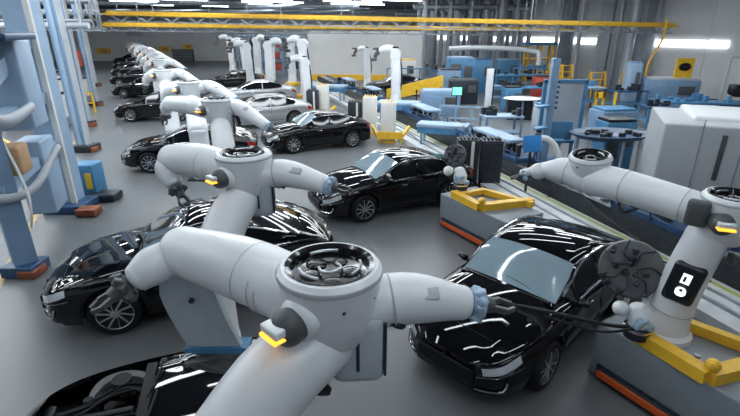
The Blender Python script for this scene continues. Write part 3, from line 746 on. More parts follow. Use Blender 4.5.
# ---------------------------------------------------------------- conveyor line
A0 = V(7.28, 1.2, 0); A1 = V(-4.4, 38.5, 0); cd = (A1 - A0).normalized(); cn = V(cd.y, -cd.x, 0); ca = math.atan2(cd.y, cd.x)
def cp(s, off, z): p = A0 + cd * s + cn * off; return V(p.x, p.y, z)
CL = (A1 - A0).length
t = thing('conveyor_line', 'long conveyor line with dark rails and a white edge running through the hall', 'conveyor', A0, ca)
inv = Matrix.Rotation(-ca, 3, 'Z')
def cl(s, off, z): return V(s, -off, z)      # local coordinates: off to the right of the line
def lb(s0, s1, o0, o1, z0, z1, name, m, par=t, bev=0):
    b = MB(); b.box(((s0 + s1) / 2, -(o0 + o1) / 2, (z0 + z1) / 2), (s1 - s0, abs(o1 - o0), z1 - z0), bev=bev); return b.build(name, m, par, False)
lb(0, CL, -.95, .12, 0, .16, 'edge_slab', 'strip')
lb(0, CL, -.06, .02, .16, .166, 'edge_line', 'lime')
lb(0, CL, -.62, -.56, .16, .20, 'guide_rail', 'steel')
lb(0, CL, -.3, -.27, .16, .20, 'guide_rail', 'steel')
lb(0, CL, .14, .26, 0, .55, 'side_rail', 'dark')
lb(0, CL, .28, .86, 0, .42, 'bed', 'pipe')
lb(0, CL, .88, 1.0, 0, .58, 'side_rail', 'deepblue')
b = MB(); rr = random.Random(5)
for k in range(90):
    s = k * CL / 90; b.cyl(cl(s, .29, .46), cl(s, .85, .46), .05, n=8)
b.build('roller', 'steel', t)['kind'] = 'stuff'
b = MB()
for k in range(12):
    s = rr.uniform(0, CL - 4); o0 = rr.uniform(-.8, .1); b.tube([cl(s, o0, .2), cl(s + .8, o0 + rr.uniform(-.3, .3), .24), cl(s + 1.6, o0 + .1, .24), cl(s + 2.6, .05, .4), cl(s + 3.5, .2, .60)], .016, 6, 4)
b.build('cable', 'cable', t)
def machine_unit(s, off, L, label, seed, cover=True):
    rr = random.Random(seed); o_ = cp(s, off, .50)
    t = thing('line_machine', label, 'machine', o_, ca)
    b = MB(); b.box((L / 2, 0, .10), (L, .62, .16), bev=.02); b.build('bed_plate', 'deepblue', t)
    b = MB()
    for k in range(int(L * 4)):
        x = rr.uniform(.1, L - .1); y = rr.uniform(-.25, .25); h = rr.uniform(.08, .32)
        b.box((x, y, .18 + h / 2), (rr.uniform(.08, .25), rr.uniform(.06, .18), h), rz=rr.uniform(-.3, .3), bev=.012)
    b.build('actuator', 'dark', t)
    b = MB()
    for k in range(int(L * 2.5)):
        x = rr.uniform(.0, L - .5); y = rr.uniform(-.3, .3); b.tube([(x, y, .2), (x + .15, y + .1, .45), (x + .4, y - .1, .42), (x + .6, y + rr.uniform(-.2, .2), .2)], .015, 6, 4)
    b.build('hose', 'steel', t)
    b = MB(); b.bar((0, .34, .32), (L, .34, .32), .03, .03); b.bar((0, -.34, .32), (L, -.34, .32), .03, .03)
    for k in range(int(L) + 1): [b.bar((min(k, L - .05), y, .1), (min(k, L - .05), y, .34), .03, .03) for y in (.34, -.34)]
    b.build('guard_rail', 'deepblue', t, False)
    if cover: MB().box((L * .35, -.02, .52), (L * .45, .55, .10), bev=.03).build('top_cover', 'paleblue', t)
    return t
machine_unit(11.6, .57, 4.5, 'dark tangled line machine beside the black cabinets', 1)
machine_unit(17.2, .57, 4.0, 'dark line machine under a pale blue cover beside the cream cabinets', 2)
machine_unit(24.5, .57, 3.6, 'line machine under a pale blue cover, farther up the conveyor', 3)
machine_unit(29.5, .57, 4.0, 'line machine nearest the middle wall', 4)
machine_unit(6.2, .57, 2.0, 'low line machine behind the right robot forearm', 6, False)
# pale blue covers standing proud of the line
for (p, r, d, l) in (((1.3, 21.0, .95), -.25, (1.9, .85, .14), 'pale blue cover plate above the line left of the tall robot'), ((2.6, 16.3, .85), -.35, (1.8, .7, .14), 'pale blue cover plate above the line by the cream cabinet'), ((-2.5, 27.6, .95), -.3, (2.3, .9, .16), 'pale blue cover plate high on the far line')):
    t = thing('cover_plate', l, 'cover', (p[0], p[1], 0), r)
    MB().box((0, 0, p[2]), d, bev=.04).build('top', 'paleblue', t)
    MB().box((0, 0, p[2] - .17), (d[0] * .96, d[1] * .92, .2)).build('skirt', 'midblue', t, False)
    b = MB(); [b.bar((sx * d[0] * .4, sy * d[1] * .35, 0), (sx * d[0] * .4, sy * d[1] * .35, p[2] - .1), .07, .07) for sx in (1, -1) for sy in (1, -1)]; b.build('leg', 'steelblue', t, False)
t = thing('control_screen', 'bright blue square screen beside the black cabinets', 'screen', (3.95, 11.0, 0), .15)
b = MB(); b.bar((0, 0.05, 0), (0, .05, 1.35), .05, .05); b.box((0, .05, .02), (.4, .4, .04)); b.build('stand', 'dark', t, False)
MB().box((0, 0, 1.42), (.46, .05, .40), rx=-.25, bev=.01).build('screen', 'brightblue', t)
t = thing('hose_loop', 'white curved hose behind the bright blue screen', 'hose', (4.35, 11.2, 0))
b = MB(); b.tube([(-.3, .1, 1.45), (0, .05, 1.5), (.25, 0, 1.3), (.35, -.1, .95), (.2, -.15, .6)], .07, 12); b.build('hose', 'wirewhite', t)
b = MB(); b.bar((.2, -.15, 0), (.2, -.15, .62), .08, .08); b.build('hose_foot', 'dark', t, False)

# ---------------------------------------------------------------- right grey enclosure
t = thing('machine_enclosure', 'large pale grey enclosure with a dark vertical slot at the right edge', 'cabinet', (5.95, 9.35, 0), math.radians(-24))
MB().box((2.65, 1.2, 1.12), (5.2, 2.4, 2.24), bev=.05).build('body', 'cab', t)
b = MB(); b.box((2.95, 1.6, 2.24), (4.6, 1.9, .16), bev=.07); b.build('top_rim', 'wirewhite', t)
b = MB(); [b.box((x, -.004, 1.2), (.018, .012, 2.3)) for x in (.72, 1.42, 2.3, 3.2)]; b.build('panel_joint', 'pipe', t, False)
MB().box((1.10, -.015, 1.62), (.09, .03, .92), bev=.01).build('door_slot', 'dgrey', t)

# ---------------------------------------------------------------- columns
def column(x, y, r, m, lean, idx, rnd=True):
    lab = {'column': 'dark steel column', 'columnlt': 'pale steel column'}[m]
    o = MB((x, y, 0))
    if rnd: o.cyl((x, y, 0), (x, y, 6.6), r, n=16)
    else: o.box((x, y, 3.3), (r * 2, r * 1.6, 6.6), bev=.02)
    o.box((x, y, .05), (r * 3, r * 3, .1))
    q = o.build('column', m); return q
def gx_(px, Y, z=0):   # helper: world x for a given depth
    d = Y * math.cos(PITCH) - (z - 4) * math.sin(PITCH); return (px - 370) * d / 460
mid_cols = [(418, 44), (424, 42), (433, 45), (441, 43), (449, 42), (456, 44), (464, 47), (470, 42), (476, 44), (484, 42), (490, 43), (500, 41), (507, 44), (514, 42), (521, 43), (528, 41)]
right_cols = [(556, 38), (564, 36), (570, 37), (578, 35), (602, 34), (609, 35), (616, 33), (622, 34), (630, 32), (637, 33), (643, 31), (650, 31.5)]
for i, (px, Y) in enumerate(mid_cols):
    x = gx_(px, Y, 3); m = 'columnlt' if i % 4 in (1,) else 'column'
    q = column(x, Y, .16 + .10 * ((i * 7) % 3), m, 0, i, i % 3 != 0)
    tag(q, '%s steel column, %s from the left in the central cluster' % (('dark', 'pale')[m != 'column'], ORD[i]), 'column', 'columns in the central cluster')
for i, (px, Y) in enumerate(right_cols):
    x = gx_(px, Y, 3); m = 'columnlt' if i % 4 in (0, 3) else 'column'
    q = column(x, Y, .15 + .08 * ((i * 5) % 3), m, 0, i, i % 3 != 1)
    tag(q, '%s steel column, %s from the left in the right hand cluster' % (('dark', 'pale')[m != 'column'], ORD[i]), 'column', 'columns in the right cluster')

# ---------------------------------------------------------------- overhead crane beams and ducts
def beam(pa, pb, h, label, lattice=True, m='yellow'):
    pa = Vector(pa); pb = Vector(pb); t = thing('crane_beam', label, 'crane', (pa.x, pa.y, 0)); o = Vector(t.location)
    b = MB(o); b.bar(pa, pb, .25, h); b.bar(pa + V(0, -.5, -.05), pb + V(0, -.5, -.05), .08, h * .35); b.build('girder', m, t, False)
    if lattice:
        b = MB(o); n = 44
        for k in range(n):
            a = pa.lerp(pb, k / n); c = pa.lerp(pb, (k + 1) / n); zz = -.45 if k % 2 else -.0; zy = 0 if k % 2 else -.45
            b.bar(a + V(0, 0, zz), c + V(0, 0, zy), .08, .08)
        b.bar(pa + V(0, 0, -.45), pb + V(0, 0, -.45), .10, .08); b.build('lattice', 'pipe', t, False)
    b = MB(o)
    for k in range(6): a = pa.lerp(pb, (k + .5) / 6); b.bar(a, V(a.x, a.y, 6.6), .05, .05)
    b.build('hanger', 'pipe', t, False)
    return t
beam((-15.8, 30, 4.95), (18.0, 29.3, 4.26), .26, 'upper yellow crane beam spanning the whole hall below the ceiling')
beam((-20.4, 38, 4.40), (12.3, 38, 4.05), .30, 'lower yellow crane beam crossing over the back of the hall')
beam((10.0, 33, 4.05), (13.6, 33, 3.98), .14, 'short yellow rail between the right hand columns', False)
rr = random.Random(11)
for k in range(16):
    Y = 42 + k * 1.5; z = rr.uniform(5.3, 6.4); x0 = rr.uniform(-42, -5); L = rr.uniform(10, 28); r = rr.choice((.06, .1, .18, .25))
    if k % 3 == 0: x0 = rr.uniform(0, 8); L = 14
    if Y > 62: continue
    p = V(x0, Y, z); b = MB(p); b.cyl(p, p + V(min(L, 16 - x0) if x0 > 0 else L, 0, 0), r, n=10); [b.bar(p + V(q, 0, 0), V(p.x + q, p.y, 6.6), .04, .04) for q in (1, 5, 9)]
    tag(b.build('duct', 'pipe'), '%s service pipe under the ceiling, %s counting towards the far wall' % ({.06: 'thin', .1: 'slim', .18: 'thick', .25: 'very thick'}[r], ORD[k]), 'pipe', 'service pipes under the ceiling')
# red notice and yellow boxes on the far wall
def wall_item(name, label, cat, c, d, m, m2=None):
    o = MB(c); o.box(c, d); q = o.build(name, m, None, False); tag(q, label, cat)
    if m2:
        f = MB(c); f.box(Vector(c) + V(.15, -d[1] * .6, 0), (d[0] * .45, .06, d[2] * .55)); f.build('face_plate', m2, q, False)
    return q
wall_item('wall_box', 'small yellow box on the far wall left of the car row', 'box', (-36.4, 66.4, 1.35), (1.7, .3, .75), 'yellow', 'brown')
wall_item('wall_box', 'small yellow box on the far wall above the left robots', 'box', (-28.0, 66.4, 1.60), (1.5, .3, .7), 'yellow', 'brown')
wall_item('wall_box', 'small yellow box on the far wall beside the tall robots', 'box', (-25.2, 66.4, 2.0), (1.3, .3, .6), 'yellow', 'brown') if False else None
wall_item('wall_box', 'small yellow box on the far wall just above the black vent', 'box', (-24.9, 66.4, 1.9), (1.2, .3, .6), 'yellow', 'brown')
t = thing('wall_vent', 'black slatted vent low on the far wall', 'vent', (-23.9, 62.0, 0))
MB().box((0, 0, .95), (2.6, .4, 1.5)).build('frame', 'dark', t, False); b = MB(); [b.box((0, -.22, .4 + i * .22), (2.4, .04, .05)) for i in range(6)]; b.build('slat', 'pipe', t, False)
wall_item('notice_board', 'pale grey framed board high on the far wall', 'board', (-32.0, 66.69, 3.6), (2.0, .08, .8), 'columnlt')

# ---------------------------------------------------------------- left blue lifting frames
def lift_frame(base, label, w=.45, h=6.5, face=0.0, arms=True):
    t = thing('lift_column', label, 'column', base, face, None)
    b = MB(); b.box((0, 0, h / 2), (w, w * .55, h), bev=.02); b.build('post', 'steelblue', t)
    b = MB(); b.box((w * .53, 0, h / 2), (.05, w * .6, h)); b.build('guide_rail', 'columnlt', t, False)
    b = MB(); b.box((0, -w * .30, h * .5), (w * .35, .05, h * .96)); b.build('channel', 'paleblue', t, False)
    b = MB(); b.box((.05, 0, .12), (w * 1.9, w * 1.7, .24), bev=.03); b.build('foot', 'dark', t)
    b = MB(); b.box((w * .9, -.1, .09), (.35, .3, .16), bev=.02); b.build('foot_pad', 'rust', t)
    return t
L1 = thing('lift_gantry', 'big pale blue lifting gantry at the left edge', 'gantry', (-6.6, 8.6, 0), 0)
o = Vector(L1.location)
b = MB(o); b.bar((-7.25, 10.4, 0.1), (-7.25, 10.4, 6.5), .42, .55); b.build('rear_post', 'paleblue', L1, False)
b = MB(o); b.bar((-6.95, 10.15, 0.1), (-6.95, 10.15, 6.5), .06, .12); b.build('edge_rail', 'cream', L1, False)
b = MB(o); b.bar((-6.1, 7.25, 0.15), (-6.15, 7.3, 3.2), .34, .34); b.build('front_post', 'steelblue', L1, False)
b = MB(o); b.box((-6.08, 7.2, .10), (.55, .5, .2), bev=.02); b.box((-7.15, 10.3, .1), (.9, .8, .2), bev=.02); b.build('foot', 'deepblue', L1)
b = MB(o); b.box((-5.9, 7.1, .07), (.30, .35, .14), bev=.02); b.box((-6.5, 9.9, .1), (.45, .35, .16), bev=.02); b.build('foot_pad', 'rust', L1)
b = MB(o)
for z in (1.5, 2.55): b.bar((-6.1, 7.1, z), (-7.2, 10.4, z + .1), .22, .22)
b.bar((-6.15, 7.3, 3.1), (-7.25, 10.4, 3.9), .25, .3); b.bar((-6.6, 7.6, 1.6), (-7.2, 9.8, 3.7), .12, .14)
b.build('cross_beam', 'paleblue', L1, False)
b = MB(o)
b.limb([(-6.35, 6.9, 4.6), (-6.3, 7.0, 3.9), (-6.25, 7.2, 3.0), (-6.0, 7.5, 2.6), (-5.95, 8.2, 2.75)], [.10, .10, .09, .09, .06], 12, squash=1.3)
b.limb([(-6.25, 6.9, 2.6), (-6.2, 6.9, 1.8), (-6.05, 7.0, 1.45), (-5.7, 7.4, 1.5), (-5.75, 8.3, 2.0)], [.09, .09, .08, .07, .06], 12)
b.build('curved_arm', 'columnlt', L1)
b = MB(o); b.box((-6.75, 8.9, 3.05), (.7, .8, 1.6), rz=.3, bev=.05); b.box((-6.85, 9.2, 1.2), (.5, .8, 1.5), rz=.3, bev=.04); b.build('side_panel', 'paleblue', L1)
b = MB(o); b.box((-6.1, 7.6, 1.95), (.42, .5, .5), rz=.3, bev=.06); b.build('tray', 'brown', L1)
b = MB(o); b.box((-6.5, 8.1, 3.9), (1.3, 1.4, .12), rz=.3, bev=.04); b.build('shelf', 'deepblue', L1)
b = MB(o); b.tube([(-6.0, 7.4, 2.3), (-5.6, 7.1, 1.6), (-5.55, 7.0, 1.2), (-5.7, 7.1, .9)], .02); b.build('cable', 'wirewhite', L1)
t = thing('supply_box', 'blue box with a yellow marking between the gantry and the blue post', 'box', (-7.1, 11.15, 0))
MB().box((0, 0, .45), (.5, .5, .9), bev=.03).build('body', 'midblue', t); b = MB(); b.box((.12, -.27, .5), (.14, .03, .4)); b.build('marking', 'yellow', t, False); b = MB(); b.box((.4, -.2, .1), (.7, .5, .2), bev=.05); b.build('foot', 'dark', t)
lift_frame((-10.15, 16.0, 0), 'blue lifting column with a dark foot in the left aisle', .40, 6.5, -.1)
lift_frame((-12.6, 20.5, 0), 'blue lifting column behind the aisle column, slimmer', .26, 6.5, -.1)
lift_frame((-15.6, 26.5, 0), 'pale blue lifting column second from the far wall at left', .3, 6.5, -.1)
lift_frame((-21.0, 36.0, 0), 'blue lifting column nearest the far wall at left', .4, 6.5, -.1)
# red board on the lifting columns
t = thing('warning_board', 'red board fixed between the blue lifting columns', 'sign', (-17.3, 26.3, 0))
MB().box((1.2, 0, 2.55), (.75, .08, .8)).build('board', 'red', t, False); MB().box((1.2, .08, 1.25), (.08, .08, 2.5)).build('post', 'steelblue', t, False)
# guard rails and benches behind the left frames
def rail(p, q, h, label, m='yellow', n=4):
    p = Vector(p); q = Vector(q); t = thing('guard_rail', label, 'rail', p); b = MB(p)
    for k in range(n): c = p.lerp(q, k / (n - 1)); b.bar(c, c + V(0, 0, h), .08, .08)
    b.build('post', m, t, False); b = MB(p); b.bar(p + V(0, 0, h), q + V(0, 0, h), .08, .08); b.bar(p + V(0, 0, h * .5), q + V(0, 0, h * .5), .06, .06); b.build('bar', m, t, False); return t
rail((-18.5, 24.5, 0), (-14.2, 24.0, 0), 1.0, 'low yellow guard rail behind the blue lifting columns')
0 and rail((-13.9, 24.8, 0), (-15.6, 28.2, 0), 1.1, 'yellow guard rail running towards the far wall at left')
rail((-14.5, 16.5, 0), (-8.6, 11.6, 0), .9, 'yellow guard rail behind the pale blue gantry', 'yellow', 5)
for (x, y, l, m) in ((-16.5, 25.5, 'cream machine on a bench behind the blue lifting columns', 'cream'), (-13.5, 18.4, 'cream crate behind the left gantry', 'cream'), (-20.5, 30.5, 'dark crate far back behind the lifting columns', 'box')):
    t = thing('crate', l, 'crate', (x - .9, y + 1.6, 0)); MB().box((0, 0, .9), (2.0, 1.2, 1.0), bev=.04).build('body', m, t); MB().box((0, 0, 1.44), (2.1, 1.3, .1)).build('lid', 'dark', t, False); MB().box((0, 0, .2), (2.2, 1.3, .4)).build('base', 'box', t, False)
# overhead pipes at top left
rr = random.Random(21)
for k in range(12):
    y0 = 17 + k * 1.6; z = rr.uniform(3.9, 5.4) ; x0 = -.62 * y0 - rr.uniform(3, 7); x1 = -.5 * y0 - 1.5; p = V(x0, y0, z)
    b = MB(p); b.cyl(p, V(x1, y0 + .6, z), rr.choice((.04, .07, .11)), n=10); b.bar(V(x1 - .3, y0 + .6, z), V(x1 - .3, y0 + .6, 6.6), .06, .06); b.bar(p + V(.3, 0, 0), V(x0 + .3, y0, 6.6), .06, .06)
    tag(b.build('overhead_pipe', 'pipe' if k % 3 else 'columnlt'), '%s overhead pipe at the upper left, %s counted from the nearest' % ('grey' if k % 3 else 'pale', ORD[k]), 'pipe', 'overhead pipes at the upper left')

# ---------------------------------------------------------------- machines in the back centre and right
def bench(c, rz, L, Wd, h, label, top='paleblue', leg='steelblue', seed=0, name='workbench'):
    t = thing(name, label, 'bench', c, rz); rr = random.Random(seed)
    MB().box((0, 0, h), (L, Wd, .08), bev=.015).build('top', top, t)
    for sx in (1, -1):
        for sy in (1, -1): MB().box((sx * (L / 2 - .06), sy * (Wd / 2 - .06), h / 2), (.07, .07, h)).build('leg', leg, t, False)
    MB().box((0, 0, h * .35), (L - .1, Wd - .1, .05)).build('shelf', leg, t, False)
    b = MB()
    for k in range(int(3 + L * 2)):
        x = rr.uniform(-L / 2 + .15, L / 2 - .15); y = rr.uniform(-Wd / 3, Wd / 3); hh = rr.uniform(.08, .35); b.box((x, y, h + .04 + hh / 2), (rr.uniform(.1, .3), rr.uniform(.1, .25), hh), bev=.015)
    b.build('fixture', 'dark' if seed % 2 else 'midblue', t)
    return t
def machine(c, rz, L, Wd, h, label, m='midblue', top='dark', win=None, name='machine_tool'):
    t = thing(name, label, 'machine', c, rz)
    MB().box((0, 0, h / 2), (L, Wd, h), bev=.03).build('body', m, t)
    MB().box((0, 0, h + .04), (L * .9, Wd * .9, .10), bev=.02).build('top', top, t)
    MB().box((-L * .22, -Wd / 2 - .01, h * .55), (L * .4, .03, h * .6), bev=.008).build('door', m if win is None else win, t)
    MB().box((L * .25, -Wd / 2 - .02, h * .65), (L * .3, .04, h * .3), bev=.008).build('panel', 'dgrey', t)
    return t
machine((3.5, 23.6, 0), 0, 1.9, 1.2, 1.15, 'blue grey machine cabinet with a green screen beside it', 'steelblue', 'paleblue')
t = thing('green_monitor', 'small monitor glowing green beside the blue grey machine', 'monitor', (4.05, 21.9, 0)); MB().box((0, 0, 1.35), (.5, .06, .42), bev=.01).build('case', 'dark', t); MB().box((0, -.035, 1.35), (.42, .01, .34)).build('screen', 'green', t, False); b = MB(); b.bar((0, .05, 0), (0, .05, 1.2), .06, .06); b.box((0, 0, .02), (.4, .3, .04)); b.build('stand', 'dark', t, False)
t = thing('white_pillar', 'narrow white upright panel in front of the blue machines', 'panel', (6.35, 25.2, 0)); MB().box((0, 0, 1.05), (.34, .2, 2.1), bev=.02).build('panel', 'wirewhite', t); MB().box((.2, 0, 1.05), (.06, .24, 2.1)).build('edge', 'dark', t, False); MB().box((0, 0, .03), (.7, .5, .06)).build('foot', 'dark', t, False)
machine((5.9, 31.5, 0), .0, 1.7, 1.4, 2.3, 'tall blue machine with a grey door in the centre of the hall', 'midblue', 'paleblue', 'dgrey')
machine((7.6, 33.0, 0), .0, 1.3, 1.2, 2.1, 'tall blue machine right of the grey doored one', 'midblue', 'deepblue')
machine((5.4, 27.4, 0), .1, 1.5, 1.0, 1.3, 'dark squat machine behind the green monitor', 'dark', 'dgrey')
machine((4.9, 29.6, 0), 0, 1.3, 1.0, 1.7, 'blue machine beside the inclined yellow guard', 'steelblue', 'dark')
bench((9.6, 31.0, 0), .1, 3.6, 1.2, 1.3, 'long blue workbench under the white duct', 'midblue', 'midblue', 1)
bench((11.4, 33.6, 0), .1, 2.4, 1.2, 1.5, 'blue workbench behind the yellow shelf', 'midblue', 'steelblue', 2)
bench((9.1, 26.6, 0), 0, 2.4, 1.0, 1.0, 'blue workbench with dark fixtures in the centre right', 'midblue', 'steelblue', 3)
bench((11.2, 25.6, 0), .1, 2.6, 1.1, 1.1, 'blue workbench before the yellow ladders', 'paleblue', 'midblue', 4)
bench((7.6, 27.8, 0), 0, 1.4, .8, .95, 'narrow blue workbench beside the white upright panel', 'steelblue', 'steelblue', 5)
machine((10.3, 28.4, 0), 0, 1.0, .8, 1.4, 'dark red machine among the blue benches', 'red', 'dark')
t = thing('round_table', 'white topped dark desk in the middle of the right floor', 'desk', (7.2, 22.2, 0), -.1)
b = MB(); b.lathe([(.02, .0), (.82, .0), (.86, .03), (.82, .06), (.02, .06)], (0, 0, .95), n=32); q = b.build('top', 'wirewhite', t); q.scale = (1.0, .75, 1)
MB().box((-.1, .1, .48), (1.1, .7, .95), bev=.02).build('body', 'display', t); MB().box((.55, 0, .48), (.12, .8, .95)).build('side', 'wirewhite', t, False); MB().box((0, -.3, .48), (.08, .08, .95)).build('leg', 'steelblue', t, False)
machine((8.5, 21.9, 0), 0, 1.1, .9, .95, 'low grey drum beside the white topped desk', 'box', 'pipe')
t = thing('white_duct', 'white bent duct pipe above the blue benches', 'duct', (8.5, 35, 0)); b = MB(); b.tube([(-2.8, 0, 2.75), (-1.0, 0, 2.8), (1.5, 0, 2.75), (3.2, -.5, 2.6), (3.5, -.7, 2.3), (3.5, -.7, 1.6)], .17, 14); b.build('pipe', 'wirewhite', t); b = MB(); [b.bar((q, 0, 0), (q, 0, 2.7), .08, .08) for q in (-2.6, 0, 2.4)]; b.build('support', 'steelblue', t, False)
# inclined yellow guard
t = thing('yellow_guard', 'inclined yellow guard panel left of the blue grey machine', 'guard', (2.6, 26.0, 0))
b = MB(); b.loft([[(-1.7, 0, .35), (-1.7, .12, .35), (-1.7, .12, .95), (-1.7, 0, .95)], [(1.5, .6, .9), (1.5, .72, .9), (1.5, .72, 1.65), (1.5, .6, 1.65)]]); b.build('panel', 'yellow', t, False)
b = MB(); [b.bar((x, y, 0), (x, y, h), .08, .08) for x, y, h in ((-1.6, .06, .5), (0, .3, .9), (1.4, .6, 1.0))]; b.build('leg', 'dark', t, False)
t = thing('floor_barrier', 'low yellow kerb at the foot of the middle wall', 'barrier', (-1.6, 39.6, 0)); b = MB(); b.bar((-3.2, 0, .35), (5.0, -.6, .35), .3, .45); b.build('kerb', 'yellow', t, False)
# blue frame racks at back (left of the middle wall)
for k, (x, y, l) in enumerate(((-9.0, 44, 'blue open rack left of the pale middle wall'), (-6.6, 46, 'blue open rack touching the pale middle wall'), (-11.5, 47, 'blue open rack behind the tall robots'))):
    t = thing('rack', l, 'rack', (x, y, 0)); b = MB(); [b.bar((sx, sy, 0), (sx, sy, 3.6), .12, .12) for sx in (-1.1, 0, 1.1) for sy in (-.5, .5)]; b.build('post', 'steelblue', t, False)
    b = MB(); [b.box((0, 0, z), (2.3, 1.1, .08)) for z in (.5, 1.5, 2.5, 3.5)]; b.build('shelf', 'steelblue', t, False)
    rr = random.Random(k); b = MB(); [b.box((rr.uniform(-.9, .9), 0, z + .35), (rr.uniform(.3, .7), .7, .6), bev=.02) for z in (.5, 1.5, 2.5) for _ in range(2)]; b.build('bin', ('red', 'dark', 'midblue')[k], t)
# left middle: barrier + pale box seen beyond the row
rail((1.2, 33.5, 0), (4.2, 33.0, 0), 1.5, 'blue guard rail before the pale middle wall', 'midblue', 5)
rail((3.0, 19.8, 0), (4.9, 19.2, 0), 1.0, 'pale blue guard rail behind the line machine', 'paleblue', 4)
machine((2.6, 36.0, 0), 0, 1.6, .8, 1.9, 'pale control box with a lit panel before the middle wall', 'cream', 'yellow')
# ladders
def ladder(c, rz, h, label, wd=.8):
    t = thing('step_ladder', label, 'ladder', c, rz)
    b = MB(); [b.bar((sx * wd / 2, 0, 0), (sx * wd / 2, .45, h), .07, .09) for sx in (1, -1)]; b.build('side_rail', 'yellow', t, False)
    n = int(h / .33)
    b = MB(); [b.box((0, .45 * (k + 1) / n, h * (k + .8) / n), (wd, .16, .05)) for k in range(n)]; b.build('step', 'yellow', t, False)
    b = MB(); [b.bar((sx * wd / 2, 1.1, 0), (sx * wd / 2, .5, h), .06, .06) for sx in (1, -1)]; b.build('rear_leg', 'yellow', t, False)
    return t
ladder((11.6, 29.3, 0), .1, 2.0, 'yellow step ladder left of the three, against the blue bench')
ladder((12.9, 31.0, 0), .1, 1.9, 'yellow step ladder in the middle, beside the steel columns')
ladder((15.6, 28.0, 0), .1, 1.75, 'yellow step ladder right of the three, below the pale columns')
ladder((14.2, 29.2, 0), .1, 1.6, 'short yellow step ladder just left of the rightmost ladder', .9)
t = thing('shelf_frame', 'yellow posted shelf with a blue top above the blue benches', 'shelf', (12.6, 36.2, 0))
b = MB(); [b.bar((x, y, 0), (x, y, 3.0), .14, .14) for x in (-.9, 0, .9) for y in (-.4, .4)]; b.build('post', 'yellow', t, False); b = MB(); b.box((0, 0, 3.05), (2.2, 1.1, .2)); b.build('top', 'midblue', t, False); b = MB(); [b.box((0, 0, z), (2.0, 1.0, .1)) for z in (1.0, 2.0)]; b.build('shelf', 'yellow', t, False)
# yellow pole and railing by the right wall
t = thing('yellow_pole', 'thin yellow bent pole at the edge of the right hand columns', 'pole', (16.3, 28.2, 0)); b = MB(); b.tube([(0, 0, 0), (0, 0, 2.0), (.35, 0, 3.0), (.55, 0, 3.6), (.55, 0, 4.6)], .06, 8); b.build('pole', 'yellow', t); b = MB(); b.box((0, 0, .05), (.6, .5, .1)); b.box((0, 0, .55), (.9, .08, .08)); b.build('foot', 'yellow', t, False)
t = thing('yellow_stand', 'pair of small yellow stands beside the blue cabinet', 'stand', (11.9, 23.6, 0)); b = MB(); [b.bar((x, 0, 0), (x, 0, 1.1), .1, .1) for x in (-.5, -.15, .45)]; b.box((-.32, 0, .95), (.45, .1, .3)); b.build('post', 'yellow', t, False); MB().box((0, 0, .03), (1.3, .5, .06)).build('foot', 'dark', t, False)
# blue post station with fold-out shelves
t = thing('blue_post', 'slim blue post station with a square panel right of the desk', 'post', (4.98, 12.9, 0), 0)
MB().box((0, 0, 1.65), (.20, .20, 3.3), bev=.02).build('post', 'steelblue', t); MB().box((0, 0, .03), (.6, .6, .06)).build('foot', 'steelblue', t, False)
MB().box((.45, .1, 1.35), (.62, .06, .5), bev=.01).build('panel', 'midblue', t)
b = MB(); [b.box((-.22, -.1, z), (.34, .28, .05), ry=-.15, bev=.01) for z in (1.45, 2.05)]; b.build('shelf', 'midblue', t)
b = MB(); [b.box((.13, -.03, 2.0 + i * .14), (.08, .1, .07)) for i in range(6)]; b.build('clip', 'deepblue', t, False)
t = thing('panel_frame', 'blue framed grey panel behind the blue post', 'panel', (6.2, 15.0, 0)); b = MB(); [b.bar((x, 0, 0), (x, 0, 2.5), .1, .1) for x in (-.65, .65)]; b.bar((-.7, 0, 2.5), (.7, 0, 2.5), .1, .1); b.build('frame', 'midblue', t, False); MB().box((0, .02, 1.7), (1.2, .04, 1.5)).build('panel', 'columnlt', t, False)
# tray table
t = thing('tray_table', 'dark blue oval tray table on pale legs at the right', 'table', (6.62, 12.6, 0), .05)
b = MB(); b.lathe([(.02, 0), (.95, 0), (1.18, .10), (1.2, .14), (1.12, .14), (.9, .06), (.02, .05)], (0, 0, 1.22), n=40); q = b.build('tray', 'deepblue', t); q.scale = (.92, .62, 1)
b = MB(); rr = random.Random(2)
for k in range(18): b.box((rr.uniform(-.85, .85), rr.uniform(-.35, .35), 1.32), (rr.uniform(.06, .22), rr.uniform(.06, .15), rr.uniform(.06, .16)), rz=rr.uniform(0, 3), bev=.01)
b.build('tray_part', 'dark', t)
b = MB(); [b.bar((sx * .7, sy * .35, 0), (sx * .7, sy * .35, 1.23), .06, .06) for sx in (1, -1) for sy in (1, -1)]; b.build('leg', 'columnlt', t, False)
machine((7.45, 13.9, 0), .1, .95, .7, 1.45, 'blue cabinet with a grey door under the tray table', 'midblue', 'dark', 'dgrey')
machine((8.7, 13.0, 0), .1, .75, .8, 1.15, 'grey blue cart right of the blue cabinet', 'box', 'paleblue')
bench((5.35, 13.6, 0), .1, 1.2, .8, .95, 'blue workbench with dark clamps beside the blue post', 'midblue', 'steelblue', 7)
machine((9.2, 17.5, 0), .1, 1.4, 1.0, 1.2, 'blue cabinet behind the tray table', 'steelblue', 'midblue')
machine((6.9, 17.8, 0), 0, 1.0, .9, 1.3, 'pale cabinet with blue side behind the framed panel', 'columnlt', 'midblue')
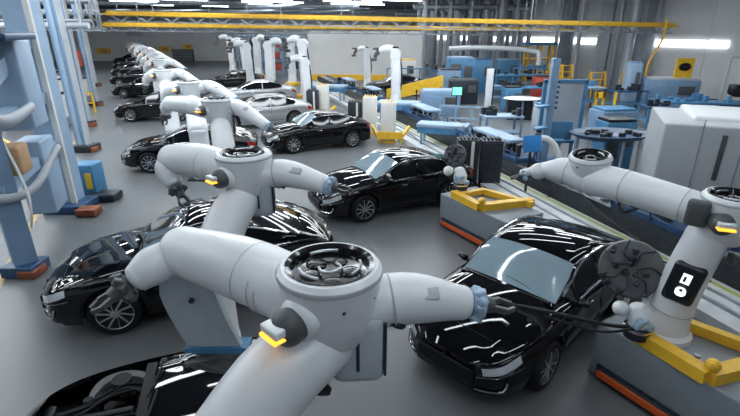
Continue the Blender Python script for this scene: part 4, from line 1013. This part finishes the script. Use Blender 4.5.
# behind the enclosure
machine((16.4, 26.0, 0), -.2, 2.6, 1.4, 1.5, 'pale blue grey machine under the yellow sign', 'steelblue', 'columnlt')
t = thing('warning_sign', 'yellow square sign with a black oval on the pale machine', 'sign', (16.9, 25.8, 0)); MB().box((0, 0, 2.1), (.95, .08, 1.0)).build('board', 'yellow', t, False); b = MB(); b.sph((0, -.06, 2.15), .34, (1, .15, .6), 20); b.build('symbol', 'display', t); MB().box((0, .1, 1.7), (.08, .08, .4)).build('post', 'dark', t, False)
for p_ in ((16.9, 25.8),): pass
machine((14.6, 26.5, 0), -.2, .7, .6, 2.3, 'slim pale blue tower left of the yellow sign', 'paleblue', 'steelblue')
t = thing('black_rack', 'white framed rack of black equipment at the right edge', 'rack', (17.9, 22.5, 0), -.3)
b = MB(); [b.bar((x, 0, 0), (x, 0, 2.8), .1, .1) for x in (-.9, .9)]; b.bar((-.9, 0, 2.8), (.9, 0, 2.8), .1, .1); b.build('frame', 'columnlt', t, False); b = MB(); rr = random.Random(9); [b.box((rr.uniform(-.6, .6), -.1, rr.uniform(.9, 2.5)), (.4, .4, .45), rz=rr.uniform(0, 1), bev=.06) for _ in range(12)]; b.box((0, 0, .4), (1.8, .6, .8)); b.build('equipment', 'display', t)
bench((15.0, 21.6, 0), -.2, 3.6, 1.1, .9, 'long low blue bench behind the grey enclosure', 'midblue', 'deepblue', 8)
bench((12.8, 20.2, 0), -.1, 1.8, 1.0, .9, 'blue bench between the tray table and the enclosure', 'deepblue', 'midblue', 9)

# further benches and cabinets in the busy centre
bench((6.3, 36.5, 0), 0, 3.0, 1.0, 1.1, 'blue workbench at the foot of the central steel columns', 'midblue', 'steelblue', 11)
bench((13.6, 25.0, 0), .1, 2.0, .9, 1.0, 'dark topped blue workbench in front of the rightmost ladder', 'deepblue', 'midblue', 13)
machine((10.4, 36.5, 0), 0, 1.6, 1.0, 1.9, 'blue machine with a pale top under the bend of the white duct', 'midblue', 'paleblue')
machine((7.4, 24.6, 0), 0, .9, .7, 1.2, 'small blue cabinet just right of the white upright panel', 'midblue', 'dark')
machine((9.9, 23.4, 0), 0, .9, .8, 1.5, 'slim pale cabinet between the white topped desk and the ladders', 'paleblue', 'midblue')
bench((5.0, 17.6, 0), .1, 1.5, .8, .95, 'low blue bench on the open floor behind the line machine', 'paleblue', 'steelblue', 15)
